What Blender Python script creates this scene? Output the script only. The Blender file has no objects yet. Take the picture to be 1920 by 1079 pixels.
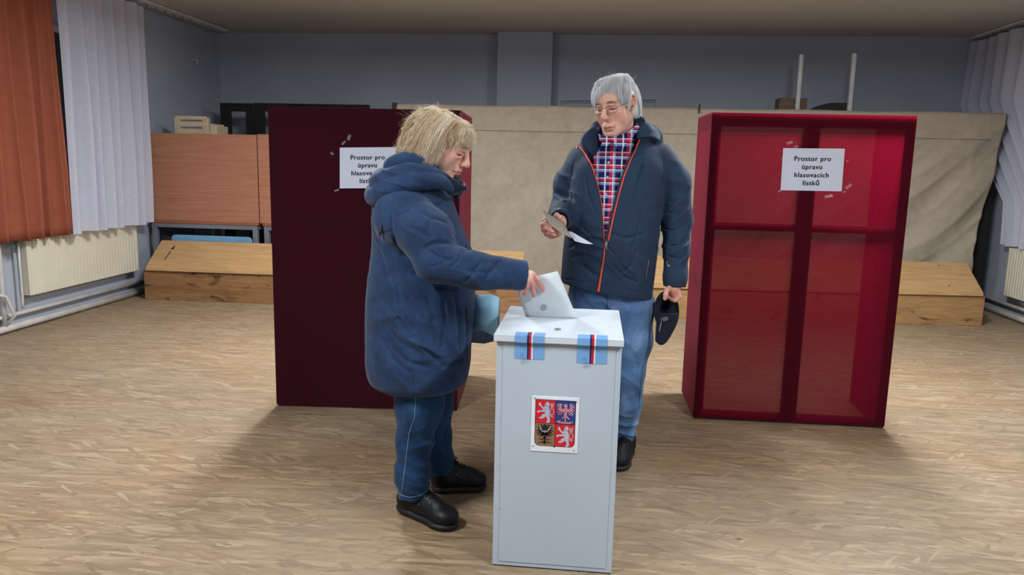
import bpy, bmesh, math, random
import numpy as np
from mathutils import Vector, Matrix, geometry
random.seed(7); rng=np.random.default_rng(7)
C=bpy.context.scene.collection
# ---------------------------------------------------------------- camera
F=1430.0; EYE=1.4
YAW,PIT,ROL=math.radians(5.8),math.radians(9.45),math.radians(1.3)
fw=np.array([-math.sin(YAW)*math.cos(PIT),math.cos(YAW)*math.cos(PIT),-math.sin(PIT)])
_r=np.array([math.cos(YAW),math.sin(YAW),0.]); _u=np.cross(_r,fw)
rt=_r*math.cos(ROL)+_u*math.sin(ROL); upv=np.cross(rt,fw)
OO=np.array([0,0,EYE])
def at(px,py,Y):
    """the point of the room at depth Y that the photograph shows at pixel px,py"""
    d=fw+rt*(px-960)/F-upv*(py-539.5)/F
    return OO+d*(Y/d[1])
def atX(px,py,X):
    d=fw+rt*(px-960)/F-upv*(py-539.5)/F
    return OO+d*(X/d[0])
cam=bpy.data.cameras.new('camera'); co=bpy.data.objects.new('camera',cam); C.objects.link(co)
cam.sensor_width=36; cam.lens=F/1920*36; cam.clip_start=.05
M=Matrix(((rt[0],upv[0],-fw[0],0),(rt[1],upv[1],-fw[1],0),(rt[2],upv[2],-fw[2],EYE),(0,0,0,1)))
co.matrix_world=M
sc=bpy.context.scene; sc.camera=co
sc.view_settings.view_transform='Standard'; sc.view_settings.look='None'; sc.view_settings.gamma=1
sc.view_settings.exposure=0.0
# ---------------------------------------------------------------- materials
def lin(c):
    return tuple(((v/255)/12.92 if v/255<=.04045 else ((v/255+.055)/1.055)**2.4) for v in c)+(1,)
class NT:
    def __init__(s,name):
        s.m=bpy.data.materials.new(name); s.m.use_nodes=True; s.t=s.m.node_tree; s.t.nodes.clear()
        s.out=s.n('ShaderNodeOutputMaterial')
    def n(s,k,**kw):
        x=s.t.nodes.new(k)
        for a,b in kw.items(): setattr(x,a,b)
        return x
    def l(s,a,b): s.t.links.new(a,b)
    def coord(s,scale=(1,1,1),rot=(0,0,0),kind='Object',loc=(0,0,0)):
        tc=s.n('ShaderNodeTexCoord'); mp=s.n('ShaderNodeMapping')
        mp.inputs['Scale'].default_value=scale; mp.inputs['Rotation'].default_value=rot; mp.inputs['Location'].default_value=loc
        s.l(tc.outputs[kind],mp.inputs[0]); return mp.outputs[0]
    def noise(s,vec,scale=5,detail=4,rough=.55,dist=0):
        x=s.n('ShaderNodeTexNoise'); x.inputs['Scale'].default_value=scale; x.inputs['Detail'].default_value=detail
        x.inputs['Roughness'].default_value=rough; x.inputs['Distortion'].default_value=dist; s.l(vec,x.inputs['Vector']); return x
    def ramp(s,fac,stops,interp='LINEAR'):
        r=s.n('ShaderNodeValToRGB'); e=r.color_ramp.elements; r.color_ramp.interpolation=interp
        while len(e)<len(stops): e.new(.5)
        for i,(p,c) in enumerate(stops):
            e[i].position=p; e[i].color=lin(c) if len(c)==3 else c
        s.l(fac,r.inputs[0]); return r.outputs[0]
    def mix(s,f,a,b,mode='MIX'):
        x=s.n('ShaderNodeMix',data_type='RGBA',blend_type=mode)
        for i,v in ((0,f),(6,a),(7,b)):
            if hasattr(v,'is_output'): s.l(v,x.inputs[i])
            else: x.inputs[i].default_value=v if i==0 else (lin(v) if len(v)==3 else v)
        return x.outputs[2]
    def bsdf(s,col=None,rough=.6,metal=0,spec=.5,sheen=0,sss=0):
        b=s.n('ShaderNodeBsdfPrincipled'); b.inputs['Roughness'].default_value=rough; b.inputs['Metallic'].default_value=metal
        b.inputs['Specular IOR Level'].default_value=spec; b.inputs['Sheen Weight'].default_value=sheen
        if sss: b.inputs['Subsurface Weight'].default_value=sss; b.inputs['Subsurface Radius'].default_value=(.01,.004,.002); b.inputs['Subsurface Scale'].default_value=.5
        if col is not None:
            if hasattr(col,'is_output'): s.l(col,b.inputs[0])
            else: b.inputs[0].default_value=lin(col)
        s.l(b.outputs[0],s.out.inputs[0]); s.b=b; return b
    def bump(s,h,strength=.3,dist=.01,prev=None):
        x=s.n('ShaderNodeBump'); x.inputs['Strength'].default_value=strength; x.inputs['Distance'].default_value=dist
        s.l(h,x.inputs['Height'])
        if prev is not None: s.l(prev,x.inputs['Normal'])
        s.l(x.outputs[0],s.b.inputs['Normal']); return x.outputs[0]
def plain(name,c,rough=.6,metal=0,spec=.5,var=.06,scale=6,sheen=0):
    t=NT(name); v=t.noise(t.coord(),scale,5)
    d=tuple(max(0,x*(1-var)) for x in c); e=tuple(min(255,x*(1+var)) for x in c)
    t.bsdf(t.ramp(v.outputs[0],[(.3,d),(.7,e)]),rough,metal,spec,sheen); return t.m
def fabric(name,c,rough=.85,var=.12,wr=.25,wrscale=9,weave=600,sheen=.15,c2=None,dist=.012,spec=.3):
    """woven cloth: colour mottling, soft creases and a fine weave"""
    t=NT(name); k=t.coord(); a=t.noise(k,14,6,.6); 
    d=tuple(max(0,x*(1-var)) for x in c); e=c2 or tuple(min(255,x*(1+var)) for x in c)
    t.bsdf(t.ramp(a.outputs[0],[(.3,d),(.72,e)]),rough,0,spec,sheen)
    w=t.noise(t.coord((1,1,.6)),wrscale,4,.55,1.2); p=t.bump(w.outputs[0],wr,dist)
    f=t.noise(k,weave,1); t.bump(f.outputs[0],.25,.0012,p); return t.m
# ---------------------------------------------------------------- objects
def link(o,parent=None):
    C.objects.link(o)
    if parent is not None:
        o.parent=parent; o.matrix_parent_inverse=Matrix.Translation(-Vector(parent.location))
    return o
def tag(o,label=None,cat=None,group=None,kind=None):
    if label: o['label']=label
    if cat: o['category']=cat
    if group: o['group']=group
    if kind: o['kind']=kind
    return o
def thing(name,label,cat,loc,group=None):
    o=bpy.data.objects.new(name,None); o.location=loc; o.empty_display_size=.1; C.objects.link(o)
    return tag(o,label,cat,group)
class MB:
    """collects shapes in world coordinates and links them as one mesh object"""
    def __init__(s): s.v=[]; s.f=[]; s.mi=[]
    def add(s,v,f,mi=0):
        n=len(s.v); s.v+= [tuple(map(float,x)) for x in v]; s.f+=[tuple(i+n for i in q) for q in f]; s.mi+=[mi]*len(f); return s
    def box(s,lo,hi,mi=0,R=None,c=None):
        x0,y0,z0=lo; x1,y1,z1=hi
        v=[(x0,y0,z0),(x1,y0,z0),(x1,y1,z0),(x0,y1,z0),(x0,y0,z1),(x1,y0,z1),(x1,y1,z1),(x0,y1,z1)]
        if R is not None:
            c=np.array(c); v=[tuple(c+R@(np.array(q))) for q in v]
        return s.add(v,[(3,2,1,0),(4,5,6,7),(0,1,5,4),(1,2,6,5),(2,3,7,6),(3,0,4,7)],mi)
    def prism(s,poly,axis,a,b,mi=0):
        """poly in the two other axes, extruded from a to b along axis"""
        def P(u,v,w): return {0:(w,u,v),1:(u,w,v),2:(u,v,w)}[axis]
        n=len(poly); v=[P(u,w,a) for u,w in poly]+[P(u,w,b) for u,w in poly]
        f=[tuple(range(n)),tuple(range(2*n-1,n-1,-1))]+[(i,i+n,(i+1)%n+n,(i+1)%n) for i in range(n)]
        return s.add(v,f,mi)
    def tube(s,pts,r,n=8,mi=0,caps=True):
        pts=[np.array(p,float) for p in pts]; k=len(pts); rr=r if hasattr(r,'__len__') else [r]*k
        v=[]; f=[]; ref=None
        for i,p in enumerate(pts):
            t=pts[min(i+1,k-1)]-pts[max(i-1,0)]; t/=np.linalg.norm(t)+1e-9
            if ref is None:
                ref=np.cross(t,[0,0,1.]); 
                if np.linalg.norm(ref)<.1: ref=np.cross(t,[1.,0,0])
            ref=ref-t*(ref@t); ref/=np.linalg.norm(ref)+1e-9; b=np.cross(t,ref)
            for j in range(n):
                a=2*math.pi*j/n; v.append(p+rr[i]*(ref*math.cos(a)+b*math.sin(a)))
        for i in range(k-1):
            for j in range(n): f.append((i*n+j,i*n+(j+1)%n,(i+1)*n+(j+1)%n,(i+1)*n+j))
        if caps: f+= [tuple(range(n-1,-1,-1)),tuple(range((k-1)*n,k*n))]
        return s.add(v,f,mi)
    def grid(s,G,mi=0,closed=False):
        """G: array rows x cols x 3"""
        G=np.asarray(G,float); r,c=G.shape[:2]; f=[]
        for i in range(r-1):
            for j in range(c-1): f.append((i*c+j,i*c+j+1,(i+1)*c+j+1,(i+1)*c+j))
            if closed: f.append((i*c+c-1,i*c,(i+1)*c,(i+1)*c+c-1))
        return s.add(G.reshape(-1,3),f,mi)
    def build(s,name,mats,parent=None,bevel=0,smooth=False,solid=0,loc=None,subsurf=0,offset=0):
        me=bpy.data.meshes.new(name); v=np.array(s.v)
        o=bpy.data.objects.new(name,me)
        if parent is None:
            l=np.array(loc) if loc is not None else np.array([(v[:,0].min()+v[:,0].max())/2,(v[:,1].min()+v[:,1].max())/2,v[:,2].min()])
            v=v-l; o.location=l
        me.from_pydata(v.tolist(),[],s.f); me.validate(); me.update()
        for m in (mats if isinstance(mats,(list,tuple)) else [mats]): me.materials.append(m)
        if len(me.polygons)==len(s.mi): me.polygons.foreach_set('material_index',s.mi)
        bm=bmesh.new(); bm.from_mesh(me); bmesh.ops.recalc_face_normals(bm,faces=bm.faces); bm.to_mesh(me); bm.free()
        if smooth: me.polygons.foreach_set('use_smooth',[True]*len(me.polygons))
        link(o,parent)
        if solid: q=o.modifiers.new('t','SOLIDIFY'); q.thickness=solid; q.offset=offset
        if bevel: q=o.modifiers.new('b','BEVEL'); q.width=bevel; q.segments=2; q.limit_method='ANGLE'; q.angle_limit=.6
        if subsurf: q=o.modifiers.new('s','SUBSURF'); q.levels=subsurf; q.render_levels=subsurf
        return o
def struct(mb,name,m,**kw):
    o=mb.build(name,m,**kw); o['kind']='structure'; return o
# ---------------------------------------------------------------- implicit sculpting
def V3(*a): return np.array(a,np.float32)
def pchip(xs,ys,x):
    xs=np.asarray(xs,float); ys=np.asarray(ys,float)
    m=np.gradient(ys,xs); i=np.clip(np.searchsorted(xs,x)-1,0,len(xs)-2); h=xs[i+1]-xs[i]; t=np.clip((x-xs[i])/h,0,1)
    return (2*t**3-3*t**2+1)*ys[i]+(t**3-2*t**2+t)*h*m[i]+(-2*t**3+3*t**2)*ys[i+1]+(t**3-t**2)*h*m[i+1]
class Frame:
    def __init__(s,t=(0,0,0),R=None): s.t=np.array(t,float); s.R=np.eye(3) if R is None else R
    def p(s,l): return s.t+s.R@np.array(l,float)
def look(fwd,roll=0):
    y=np.array(fwd,float); y/=np.linalg.norm(y); x=np.cross(y,[0,0,1]); x/=np.linalg.norm(x); z=np.cross(x,y)
    c,s_=math.cos(roll),math.sin(roll)
    return np.stack([x*c+z*s_,y,-x*s_+z*c],1)
class SDF:
    def __init__(s): s.ops=[]; s.fr=Frame(); s.post=None
    def _add(s,fn,lo,hi,k,op): s.ops.append((op,fn,np.array(lo)-.002,np.array(hi)+.002,k)); return s
    def cap(s,a,b,ra,rb=None,k=.01,op='+'):
        rb=ra if rb is None else rb; a=s.fr.p(a); b=s.fr.p(b); r=max(ra,rb); af=a.astype(np.float32); ba=(b-a).astype(np.float32); L=float(ba@ba)+1e-12
        def fn(P):
            q=P-af; t=np.clip(q@ba/L,0,1); return np.sqrt(((q-t[:,None]*ba)**2).sum(1))-(ra+(rb-ra)*t)
        return s._add(fn,np.minimum(a,b)-r,np.maximum(a,b)+r,k,op)
    def line(s,pts,rs,k=.01,op='+'):
        if not hasattr(rs,'__len__'): rs=[rs]*len(pts)
        for i in range(len(pts)-1): s.cap(pts[i],pts[i+1],rs[i],rs[i+1],k,op)
        return s
    def ell(s,c,r,k=.01,op='+',R=None):
        R=s.fr.R if R is None else s.fr.R@R
        c=s.fr.p(c); cf=c.astype(np.float32); Rf=R.astype(np.float32); rf=np.array(r,np.float32); m=max(r)
        def fn(P):
            q=(P-cf)@Rf; k0=np.sqrt(((q/rf)**2).sum(1)); k1=np.sqrt(((q/rf**2)**2).sum(1))+1e-6; return k0*(k0-1)/k1
        return s._add(fn,c-m,c+m,k,op)
    def box(s,c,h,r=.005,k=.005,op='+',R=None):
        R=s.fr.R if R is None else s.fr.R@R
        c=s.fr.p(c); cf=c.astype(np.float32); Rf=R.astype(np.float32); hf=np.array(h,np.float32)-r; m=np.linalg.norm(h)
        def fn(P):
            q=np.abs((P-cf)@Rf)-hf; return np.sqrt((np.maximum(q,0)**2).sum(1))+np.minimum(q.max(1),0)-r
        return s._add(fn,c-m,c+m,k,op)
    def loft(s,st,k=.02,op='+',e=2.3,rnd=.02):
        """st rows: z,cx,cy,rx,ry  - world coordinates, upright"""
        st=sorted(st); st=np.array(st,float); z0,z1=st[0,0],st[-1,0]; zz=np.linspace(z0,z1,80)
        T=[pchip(st[:,0],st[:,j],zz) for j in range(1,5)]
        def fn(P):
            z=P[:,2]; cx,cy,rx,ry=[np.interp(z,zz,t) for t in T]
            u=np.abs((P[:,0]-cx)/rx); v=np.abs((P[:,1]-cy)/ry)
            q=(u**e+v**e)**(1/e); g=np.sqrt(((P[:,0]-cx)/rx**2)**2+((P[:,1]-cy)/ry**2)**2)+1e-6
            q2=np.sqrt(u*u+v*v)+1e-6
            d=(q-1)*q2/g; h=np.maximum(z-z1,z0-z)
            a=np.maximum(d+rnd,0); b=np.maximum(h+rnd,0); return np.where((d>-rnd)&(h>-rnd),np.sqrt(a*a+b*b)-rnd,np.maximum(d,h))
        lo=[(T[0]-T[2]).min(),(T[1]-T[3]).min(),z0]; hi=[(T[0]+T[2]).max(),(T[1]+T[3]).max(),z1]
        return s._add(fn,lo,hi,k,op)
    def plane(s,p,n,lo,hi,k=.005,op='&'):
        """keep only the side n points away from (within box lo..hi for culling)"""
        p=np.array(p,np.float32); n=np.array(n,np.float32); n/=np.linalg.norm(n)
        return s._add(lambda P:(P-p)@n,lo,hi,k,op)
    def custom(s,fn,lo,hi,k=.005,op='-'):
        if op=='-':
            c=((np.array(lo,float)+np.array(hi,float))/2).astype(np.float32); h=((np.array(hi,float)-np.array(lo,float))/2).astype(np.float32); g=fn
            fn=lambda P:np.maximum(g(P),(np.abs(P-c)-h).max(1))
        return s._add(fn,lo,hi,k,op)
    def __call__(s,P,lo=None,hi=None):
        P=np.asarray(P,np.float32); d=np.full(len(P),.5,np.float32)
        for op,fn,a,b,k in s.ops:
            if lo is not None:
                gap=max((a-hi).max(),(lo-b).max())
                if op in '+-' and gap>(.04 if op=='+' else 0)+k*1.05: continue
            e=fn(P)
            if op=='+': h=np.clip(.5+.5*(d-e)/k,0,1); d=d*(1-h)+e*h-k*h*(1-h)
            elif op=='-': e=-e; h=np.clip(.5-.5*(d-e)/k,0,1); d=d*(1-h)+e*h+k*h*(1-h)
            elif op=='~': d=d+e        # displacement
            else: d=np.maximum(d,e)
        return d
    def mesh(s,h):
        adds=[o for o in s.ops if o[0]=='+']; lo=np.min([o[2] for o in adds],0)-.02; hi=np.max([o[3] for o in adds],0)+.02
        B=8; bs=h*B; n=np.ceil((hi-lo)/bs).astype(int)
        # coarse: super blocks
        act=[]
        sb=4; ns=np.ceil(n/sb).astype(int)
        for I in np.ndindex(*ns):
            a=lo+np.array(I)*sb*bs; b=a+sb*bs
            if not any(((o[3]>=a).all() and (o[2]<=b).all()) for o in adds): continue
            g=np.stack(np.meshgrid(*[np.arange(sb)]*3,indexing='ij'),-1).reshape(-1,3)+np.array(I)*sb
            c=lo+(g+.5)*bs; d=s(c,a,b); m=np.abs(d)<bs*1.35+.012; m&=(g<n).all(1)
            if m.any(): act.append((g[m],a,b))
        keys=[];verts=[];edges=[[],[],[]]
        off=np.stack(np.meshgrid(*[np.arange(B+1)]*3,indexing='ij'),-1).reshape(-1,3)
        N=n*B+4; mul=np.array([N[1]*N[2],N[2],1],np.int64)
        cor=np.array([(i,j,k) for i in (0,1) for j in (0,1) for k in (0,1)])
        E=[(a,b) for a in range(8) for b in range(a+1,8) if bin(a^b).count('1')==1]
        for g,a,b in act:
            gi=(g[:,None,:]*B+off[None]); P=(lo+gi.reshape(-1,3)*h)
            d=s(P,a-h,b+h).reshape(len(g),B+1,B+1,B+1)
            cv=np.stack([d[:,i:i+B,j:j+B,k:k+B] for i,j,k in cor],-1)
            sg=cv<0; mixm=sg.any(-1)&~sg.all(-1)
            bi,x,y,z=np.nonzero(mixm)
            if len(bi)==0: continue
            cell=g[bi]*B+np.stack([x,y,z],1); vals=cv[bi,x,y,z]; 
            acc=np.zeros((len(bi),3)); cnt=np.zeros(len(bi))
            for p,q in E:
                va,vb=vals[:,p],vals[:,q]; m=(va<0)!=(vb<0); t=np.where(m,va/np.where(m,va-vb,1),0)
                acc+=np.where(m[:,None],cor[p]+(cor[q]-cor[p])*t[:,None],0); cnt+=m
            verts.append(lo+(cell+acc/cnt[:,None])*h); kk=((cell+1)*mul).sum(1); keys.append(kk)
            for ax,ci in ((0,4),(1,2),(2,1)):
                m=(vals[:,0]<0)!=(vals[:,ci]<0); edges[ax].append(np.stack([kk[m],(vals[m,0]<0).astype(np.int64)],1))
        keys=np.concatenate(keys); verts=np.concatenate(verts); o=np.argsort(keys); keys=keys[o]; verts=verts[o]
        F_=[]
        for ax in range(3):
            e=np.concatenate(edges[ax]); a1,a2=[(1,2),(2,0),(0,1)][ax]
            ks=[e[:,0],e[:,0]-mul[a1],e[:,0]-mul[a1]-mul[a2],e[:,0]-mul[a2]]
            ix=[np.clip(np.searchsorted(keys,k),0,len(keys)-1) for k in ks]
            ok=np.all([keys[i]==k for i,k in zip(ix,ks)],0); q=np.stack(ix,1)[ok]; fl=e[ok,1]==0
            q[fl]=q[fl][:,::-1]; F_.append(q)
        return verts,np.concatenate(F_)
    def grad(s,P,e=.002):
        return np.stack([s(P+np.array(d)*e)-s(P-np.array(d)*e) for d in np.eye(3)],1)/(2*e)
    def snap(s,p,d,maxd=1.0):
        """walk from p along d to the surface"""
        p=np.array(p,float); d=np.array(d,float); d/=np.linalg.norm(d); t=0
        for _ in range(400):
            v=float(s((p+d*t)[None])[0])
            if v<.0004: return p+d*t
            t+=max(v*.5,.0005)
            if t>maxd: break
        return p+d*t
def raw_mesh(name,v,f,mats,parent=None,smooth=True,loc=None,col=None,mi=None):
    me=bpy.data.meshes.new(name); v=np.asarray(v,float); o=bpy.data.objects.new(name,me)
    if parent is None:
        l=np.array(loc) if loc is not None else np.array([v[:,0].mean(),v[:,1].mean(),v[:,2].min()]); v=v-l; o.location=l
    me.vertices.add(len(v)); me.vertices.foreach_set('co',v.astype(np.float32).ravel())
    w=f.shape[1]; me.loops.add(len(f)*w); me.loops.foreach_set('vertex_index',f.astype(np.int32).ravel())
    me.polygons.add(len(f)); me.polygons.foreach_set('loop_start',np.arange(0,len(f)*w,w,dtype=np.int32))
    me.update(calc_edges=True)
    if smooth: me.polygons.foreach_set('use_smooth',np.ones(len(f),bool))
    for m in (mats if isinstance(mats,(list,tuple)) else [mats]): me.materials.append(m)
    if mi is not None: me.polygons.foreach_set('material_index',np.asarray(mi,np.int32))
    if col is not None:
        a=me.color_attributes.new('tint','FLOAT_COLOR','POINT'); a.data.foreach_set('color',np.concatenate([col,np.ones((len(v),1))],1).astype(np.float32).ravel())
    return link(o,parent)
def sculpt(s,name,mat,h,parent=None,col=None,loc=None):
    v,f=s.mesh(h); c=col(v) if col else None
    return raw_mesh(name,v,f,mat,parent,True,loc,c)
def clump(P,G,amt=.6,seed=1):
    r=np.random.default_rng(seed); g=P[r.choice(len(P),G,replace=False)]; D=((P[:,0][:,None]-g[:,0][None])**2).sum(-1); i=D.argmin(1)
    t=np.linspace(0,1,P.shape[1])[None,:,None]**1.2; m=(np.sqrt(D.min(1))<.02)[:,None,None]; return np.where(m,P+(g[i]-P)*t*amt,P)
def strands(P,r,name,mat,parent,n=3,shade=0):
    """P: N x K x 3 strand points"""
    N,K=P.shape[:2]; T=np.gradient(P,axis=1); T/=np.linalg.norm(T,axis=2,keepdims=True)+1e-9
    ref=rng.normal(size=(N,1,3)); A=np.cross(T,ref); A/=np.linalg.norm(A,axis=2,keepdims=True)+1e-9; Bv=np.cross(T,A)
    w=np.linspace(1,.25,K)[None,:,None]*(np.asarray(r).reshape(-1,1,1) if hasattr(r,'__len__') else r)
    R=[P+w*(A*math.cos(2*math.pi*j/n)+Bv*math.sin(2*math.pi*j/n)) for j in range(n)]
    v=np.stack(R,2).reshape(-1,3)
    i=np.arange(N)[:,None,None]*K*n; k=np.arange(K-1)[None,:,None]*n; j=np.arange(n)[None,None,:]; j2=(j+1)%n
    f=np.stack([i+k+j,i+k+j2,i+k+n+j2,i+k+n+j],-1).reshape(-1,4)
    q=P[:,0]; cl=.5+.5*np.sin(q[:,:1]*95+1.7*np.sin(q[:,2:]*80)+q[:,1:2]*60); c=np.repeat(np.clip(.62*cl+.38*rng.uniform(0,1,(N,1))+shade,0,1),K*n,0); return raw_mesh(name,v,f,mat,parent,True,None,np.concatenate([c,c,c],1))
POW_B,POW_F,GLOW=118,76,15
# ================================================================ MATERIALS
def osb():
    t=NT('strand_board'); base=None
    k0=t.coord(); warp=t.noise(k0,3.5,3,.5)
    wv=t.n('ShaderNodeVectorMath',operation='MULTIPLY_ADD'); wv.inputs[1].default_value=(.02,.02,0)
    t.l(warp.outputs[1],wv.inputs[0]); t.l(k0,wv.inputs[2])
    col=None; hs=None
    tones=[(.0,(92,73,54)),(.25,(126,105,80)),(.6,(146,124,96)),(.85,(165,143,113)),(1,(190,170,140))]
    for i,(rot,sx,sy,thr) in enumerate([(0,8,52,0),(.20,10,64,.45),(-.24,9,60,.5),(.06,5.5,50,.50),(-.08,4.5,44,.66),(.62,10,60,.92),(-.85,11,64,.94),(.32,7,46,.90)]):
        mp=t.n('ShaderNodeMapping'); mp.inputs['Rotation'].default_value=(0,0,rot); mp.inputs['Scale'].default_value=(1,1,1); mp.inputs['Location'].default_value=(i*3.7,i*1.3,0)
        t.l(wv.outputs[0],mp.inputs[0]); mp2=t.n('ShaderNodeMapping'); mp2.inputs['Scale'].default_value=(sx,sy,0.01); t.l(mp.outputs[0],mp2.inputs[0])
        vo=t.n('ShaderNodeTexVoronoi',voronoi_dimensions='2D'); vo.inputs['Scale'].default_value=1; vo.inputs['Randomness'].default_value=1; t.l(mp2.outputs[0],vo.inputs['Vector'])
        sp=t.n('ShaderNodeSeparateColor'); t.l(vo.outputs['Color'],sp.inputs[0])
        c=t.ramp(sp.outputs[0],tones)
        if i!=4:
            ve=t.n('ShaderNodeTexVoronoi',voronoi_dimensions='2D',feature='DISTANCE_TO_EDGE'); ve.inputs['Scale'].default_value=1; t.l(mp2.outputs[0],ve.inputs['Vector'])
            c=t.mix(t.ramp(ve.outputs['Distance'],[(.0,(120,120,120)),(.035,(0,0,0))]),c,(84,64,48))
        if col is None: col=c; h=sp.outputs[0]
        else:
            g=t.n('ShaderNodeMath',operation='GREATER_THAN'); g.inputs[1].default_value=thr; t.l(sp.outputs[1],g.inputs[0])
            m2=t.n('ShaderNodeMath',operation='MULTIPLY'); m2.inputs[1].default_value=.8; t.l(g.outputs[0],m2.inputs[0]); col=t.mix(m2.outputs[0],col,c)
    gr=t.noise(t.coord((9,110,1)),2.2,6,.65,.15); gc=t.ramp(gr.outputs[0],[(.3,(76,60,44)),(.5,(146,126,100)),(.72,(180,160,130))])
    col=t.mix(.34,col,gc)
    big=t.noise(t.coord((.8,1.6,1)),1.1,4,.5); col=t.mix(.30,col,t.ramp(big.outputs[0],[(.35,(146,116,86)),(.65,(152,141,122))]),'MIX')
    dk=t.noise(t.coord((9,52,1)),1.6,3,.5,1.0); f=t.ramp(dk.outputs[0],[(.25,(0,0,0)),(.30,(255,255,255))]); col=t.mix(f,(92,70,52),col)
    sp=t.noise(t.coord((26,60,1)),2.0,2,.5,.3); f=t.ramp(sp.outputs[0],[(.215,(0,0,0)),(.235,(255,255,255))]); col=t.mix(f,(44,34,27),col)
    t.bsdf(col,.48,0,.35); t.bump(gr.outputs[0],.12,.004); return t.m
def wood(name,c1,c2,c3,sc=(2,26,26),rough=.45,knots=False,spec=.4):
    t=NT(name); k=t.coord(sc); a=t.noise(k,1.6,7,.65,1.4); col=t.ramp(a.outputs[0],[(.28,c1),(.5,c2),(.72,c3)])
    if knots:
        q=t.noise(t.coord((1.3,1.3,3.4)),3.0,3,.5,.8); col=t.mix(t.ramp(q.outputs[0],[(.27,(255,255,255)),(.40,(0,0,0))]),col,tuple(v*.42 for v in c1))
        q=t.noise(t.coord((.6,1,5)),2.4,3,.5,.4); col=t.mix(t.ramp(q.outputs[0],[(.52,(0,0,0)),(.68,(150,150,150))]),col,tuple(v*.66 for v in c1))
    t.bsdf(col,rough,0,spec); t.bump(a.outputs[0],.1,.002); return t.m
def booth_cloth(name,front,trans,open_=.05,tf=.45):
    t=NT(name); k=t.coord(); w=t.noise(k,190,3,.75); w2=t.noise(t.coord((1,1,.5)),3,3,.5)
    dk=tuple(x*.72 for x in front)
    col=t.ramp(w.outputs[0],[(.32,dk),(.68,front)]); tc=t.ramp(w.outputs[0],[(.32,tuple(x*.72 for x in trans)),(.68,trans)])
    b=t.bsdf(col,.9,0,.15,.08); t.bump(w2.outputs[0],.15,.02)
    tr=t.n('ShaderNodeBsdfTranslucent'); t.l(tc,tr.inputs[0]); m1=t.n('ShaderNodeMixShader'); m1.inputs[0].default_value=tf
    t.l(b.outputs[0],m1.inputs[1]); t.l(tr.outputs[0],m1.inputs[2]); tp=t.n('ShaderNodeBsdfTransparent'); m2=t.n('ShaderNodeMixShader'); m2.inputs[0].default_value=open_
    t.l(m1.outputs[0],m2.inputs[1]); t.l(tp.outputs[0],m2.inputs[2]); t.l(m2.outputs[0],t.out.inputs[0]); return t.m
def sheer(name,c,op=.30,tf=.5):
    t=NT(name); b=t.bsdf(c,.9,0,.1); tr=t.n('ShaderNodeBsdfTranslucent'); tr.inputs[0].default_value=lin(c)
    m1=t.n('ShaderNodeMixShader'); m1.inputs[0].default_value=tf; t.l(b.outputs[0],m1.inputs[1]); t.l(tr.outputs[0],m1.inputs[2])
    tp=t.n('ShaderNodeBsdfTransparent'); m2=t.n('ShaderNodeMixShader'); w=t.noise(t.coord((1,1,1)),160,2,.6); 
    r=t.ramp(w.outputs[0],[(.35,(0,0,0)),(.7,(255,255,255))]); mm=t.n('ShaderNodeMath',operation='MULTIPLY'); mm.inputs[1].default_value=op*2; t.l(r,mm.inputs[0])
    t.l(mm.outputs[0],m2.inputs[0]); t.l(m1.outputs[0],m2.inputs[1]); t.l(tp.outputs[0],m2.inputs[2]); t.l(m2.outputs[0],t.out.inputs[0]); return t.m
m_floor=osb()
m_wall=plain('wall_paint',(160,167,180),.75,var=.03,scale=1.5)
m_ceil=plain('ceiling_paint',(192,190,186),.8,var=.03,scale=1)
m_beech=wood('beech_laminate',(158,104,80),(172,118,92),(182,130,104),(1.0,8,22),.4)
m_edge=plain('beech_edge',(150,92,62),.5)
m_plank=wood('varnished_plank',(168,130,86),(186,148,102),(200,166,120),(1.2,14,14),.38)
m_rough=wood('rough_plank',(118,84,52),(146,106,68),(164,124,84),(1.4,12,15),.6,True)
m_rough2=wood('pine_plank',(150,112,70),(168,130,84),(182,146,98),(1.4,12,15),.6,True)
m_grey=plain('grey_metal',(128,132,142),.4,.3)
m_black=plain('black_paint',(14,13,17),.6)
m_dark=plain('dark_stuff',(22,20,20),.9)
m_blue=plain('light_blue_board',(110,160,196),.5)
m_beige=plain('beige_plastic',(196,178,146),.5)
m_rad=plain('radiator_enamel',(206,200,180),.4,spec=.5,var=.015)
m_pipe=plain('painted_pipe',(188,184,180),.4)
m_brass=plain('valve_metal',(120,115,112),.35,.8)
m_or=fabric('orange_curtain',(140,76,54),.9,.04,.12,4,300,0)
m_sheer=sheer('sheer_curtain',(214,216,232),.13,.32)
m_drape=fabric('beige_drape',(168,156,138),.8,.04,.22,5.0,300,0,dist=.02)
m_white=plain('white_paint',(206,208,210),.45)
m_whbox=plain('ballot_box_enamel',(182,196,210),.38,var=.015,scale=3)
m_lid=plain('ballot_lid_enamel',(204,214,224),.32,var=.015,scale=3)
m_ink=plain('black_ink',(18,18,22),.7)
m_paper=plain('white_paper',(214,220,238),.8,var=.02)
m_env=plain('grey_envelope_paper',(208,216,220),.8,var=.02,scale=20)
m_glass=plain('dark_window_glass',(16,20,28),.08,spec=.6)
tg_=NT('clear_tape'); gb_=tg_.bsdf((226,222,232),.25,0,.6); tp_=tg_.n('ShaderNodeBsdfTransparent'); mx_=tg_.n('ShaderNodeMixShader'); mx_.inputs[0].default_value=.86
tg_.l(gb_.outputs[0],mx_.inputs[1]); tg_.l(tp_.outputs[0],mx_.inputs[2]); tg_.l(mx_.outputs[0],tg_.out.inputs[0]); m_tape=tg_.m
m_frame=wood('booth_lath',(44,26,22),(60,36,30),(70,44,34),(10,10,3),.7)
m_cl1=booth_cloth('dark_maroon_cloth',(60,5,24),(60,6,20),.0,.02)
m_cl1b=booth_cloth('wine_red_cloth',(104,18,42),(130,14,36),.0,.2)
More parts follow.
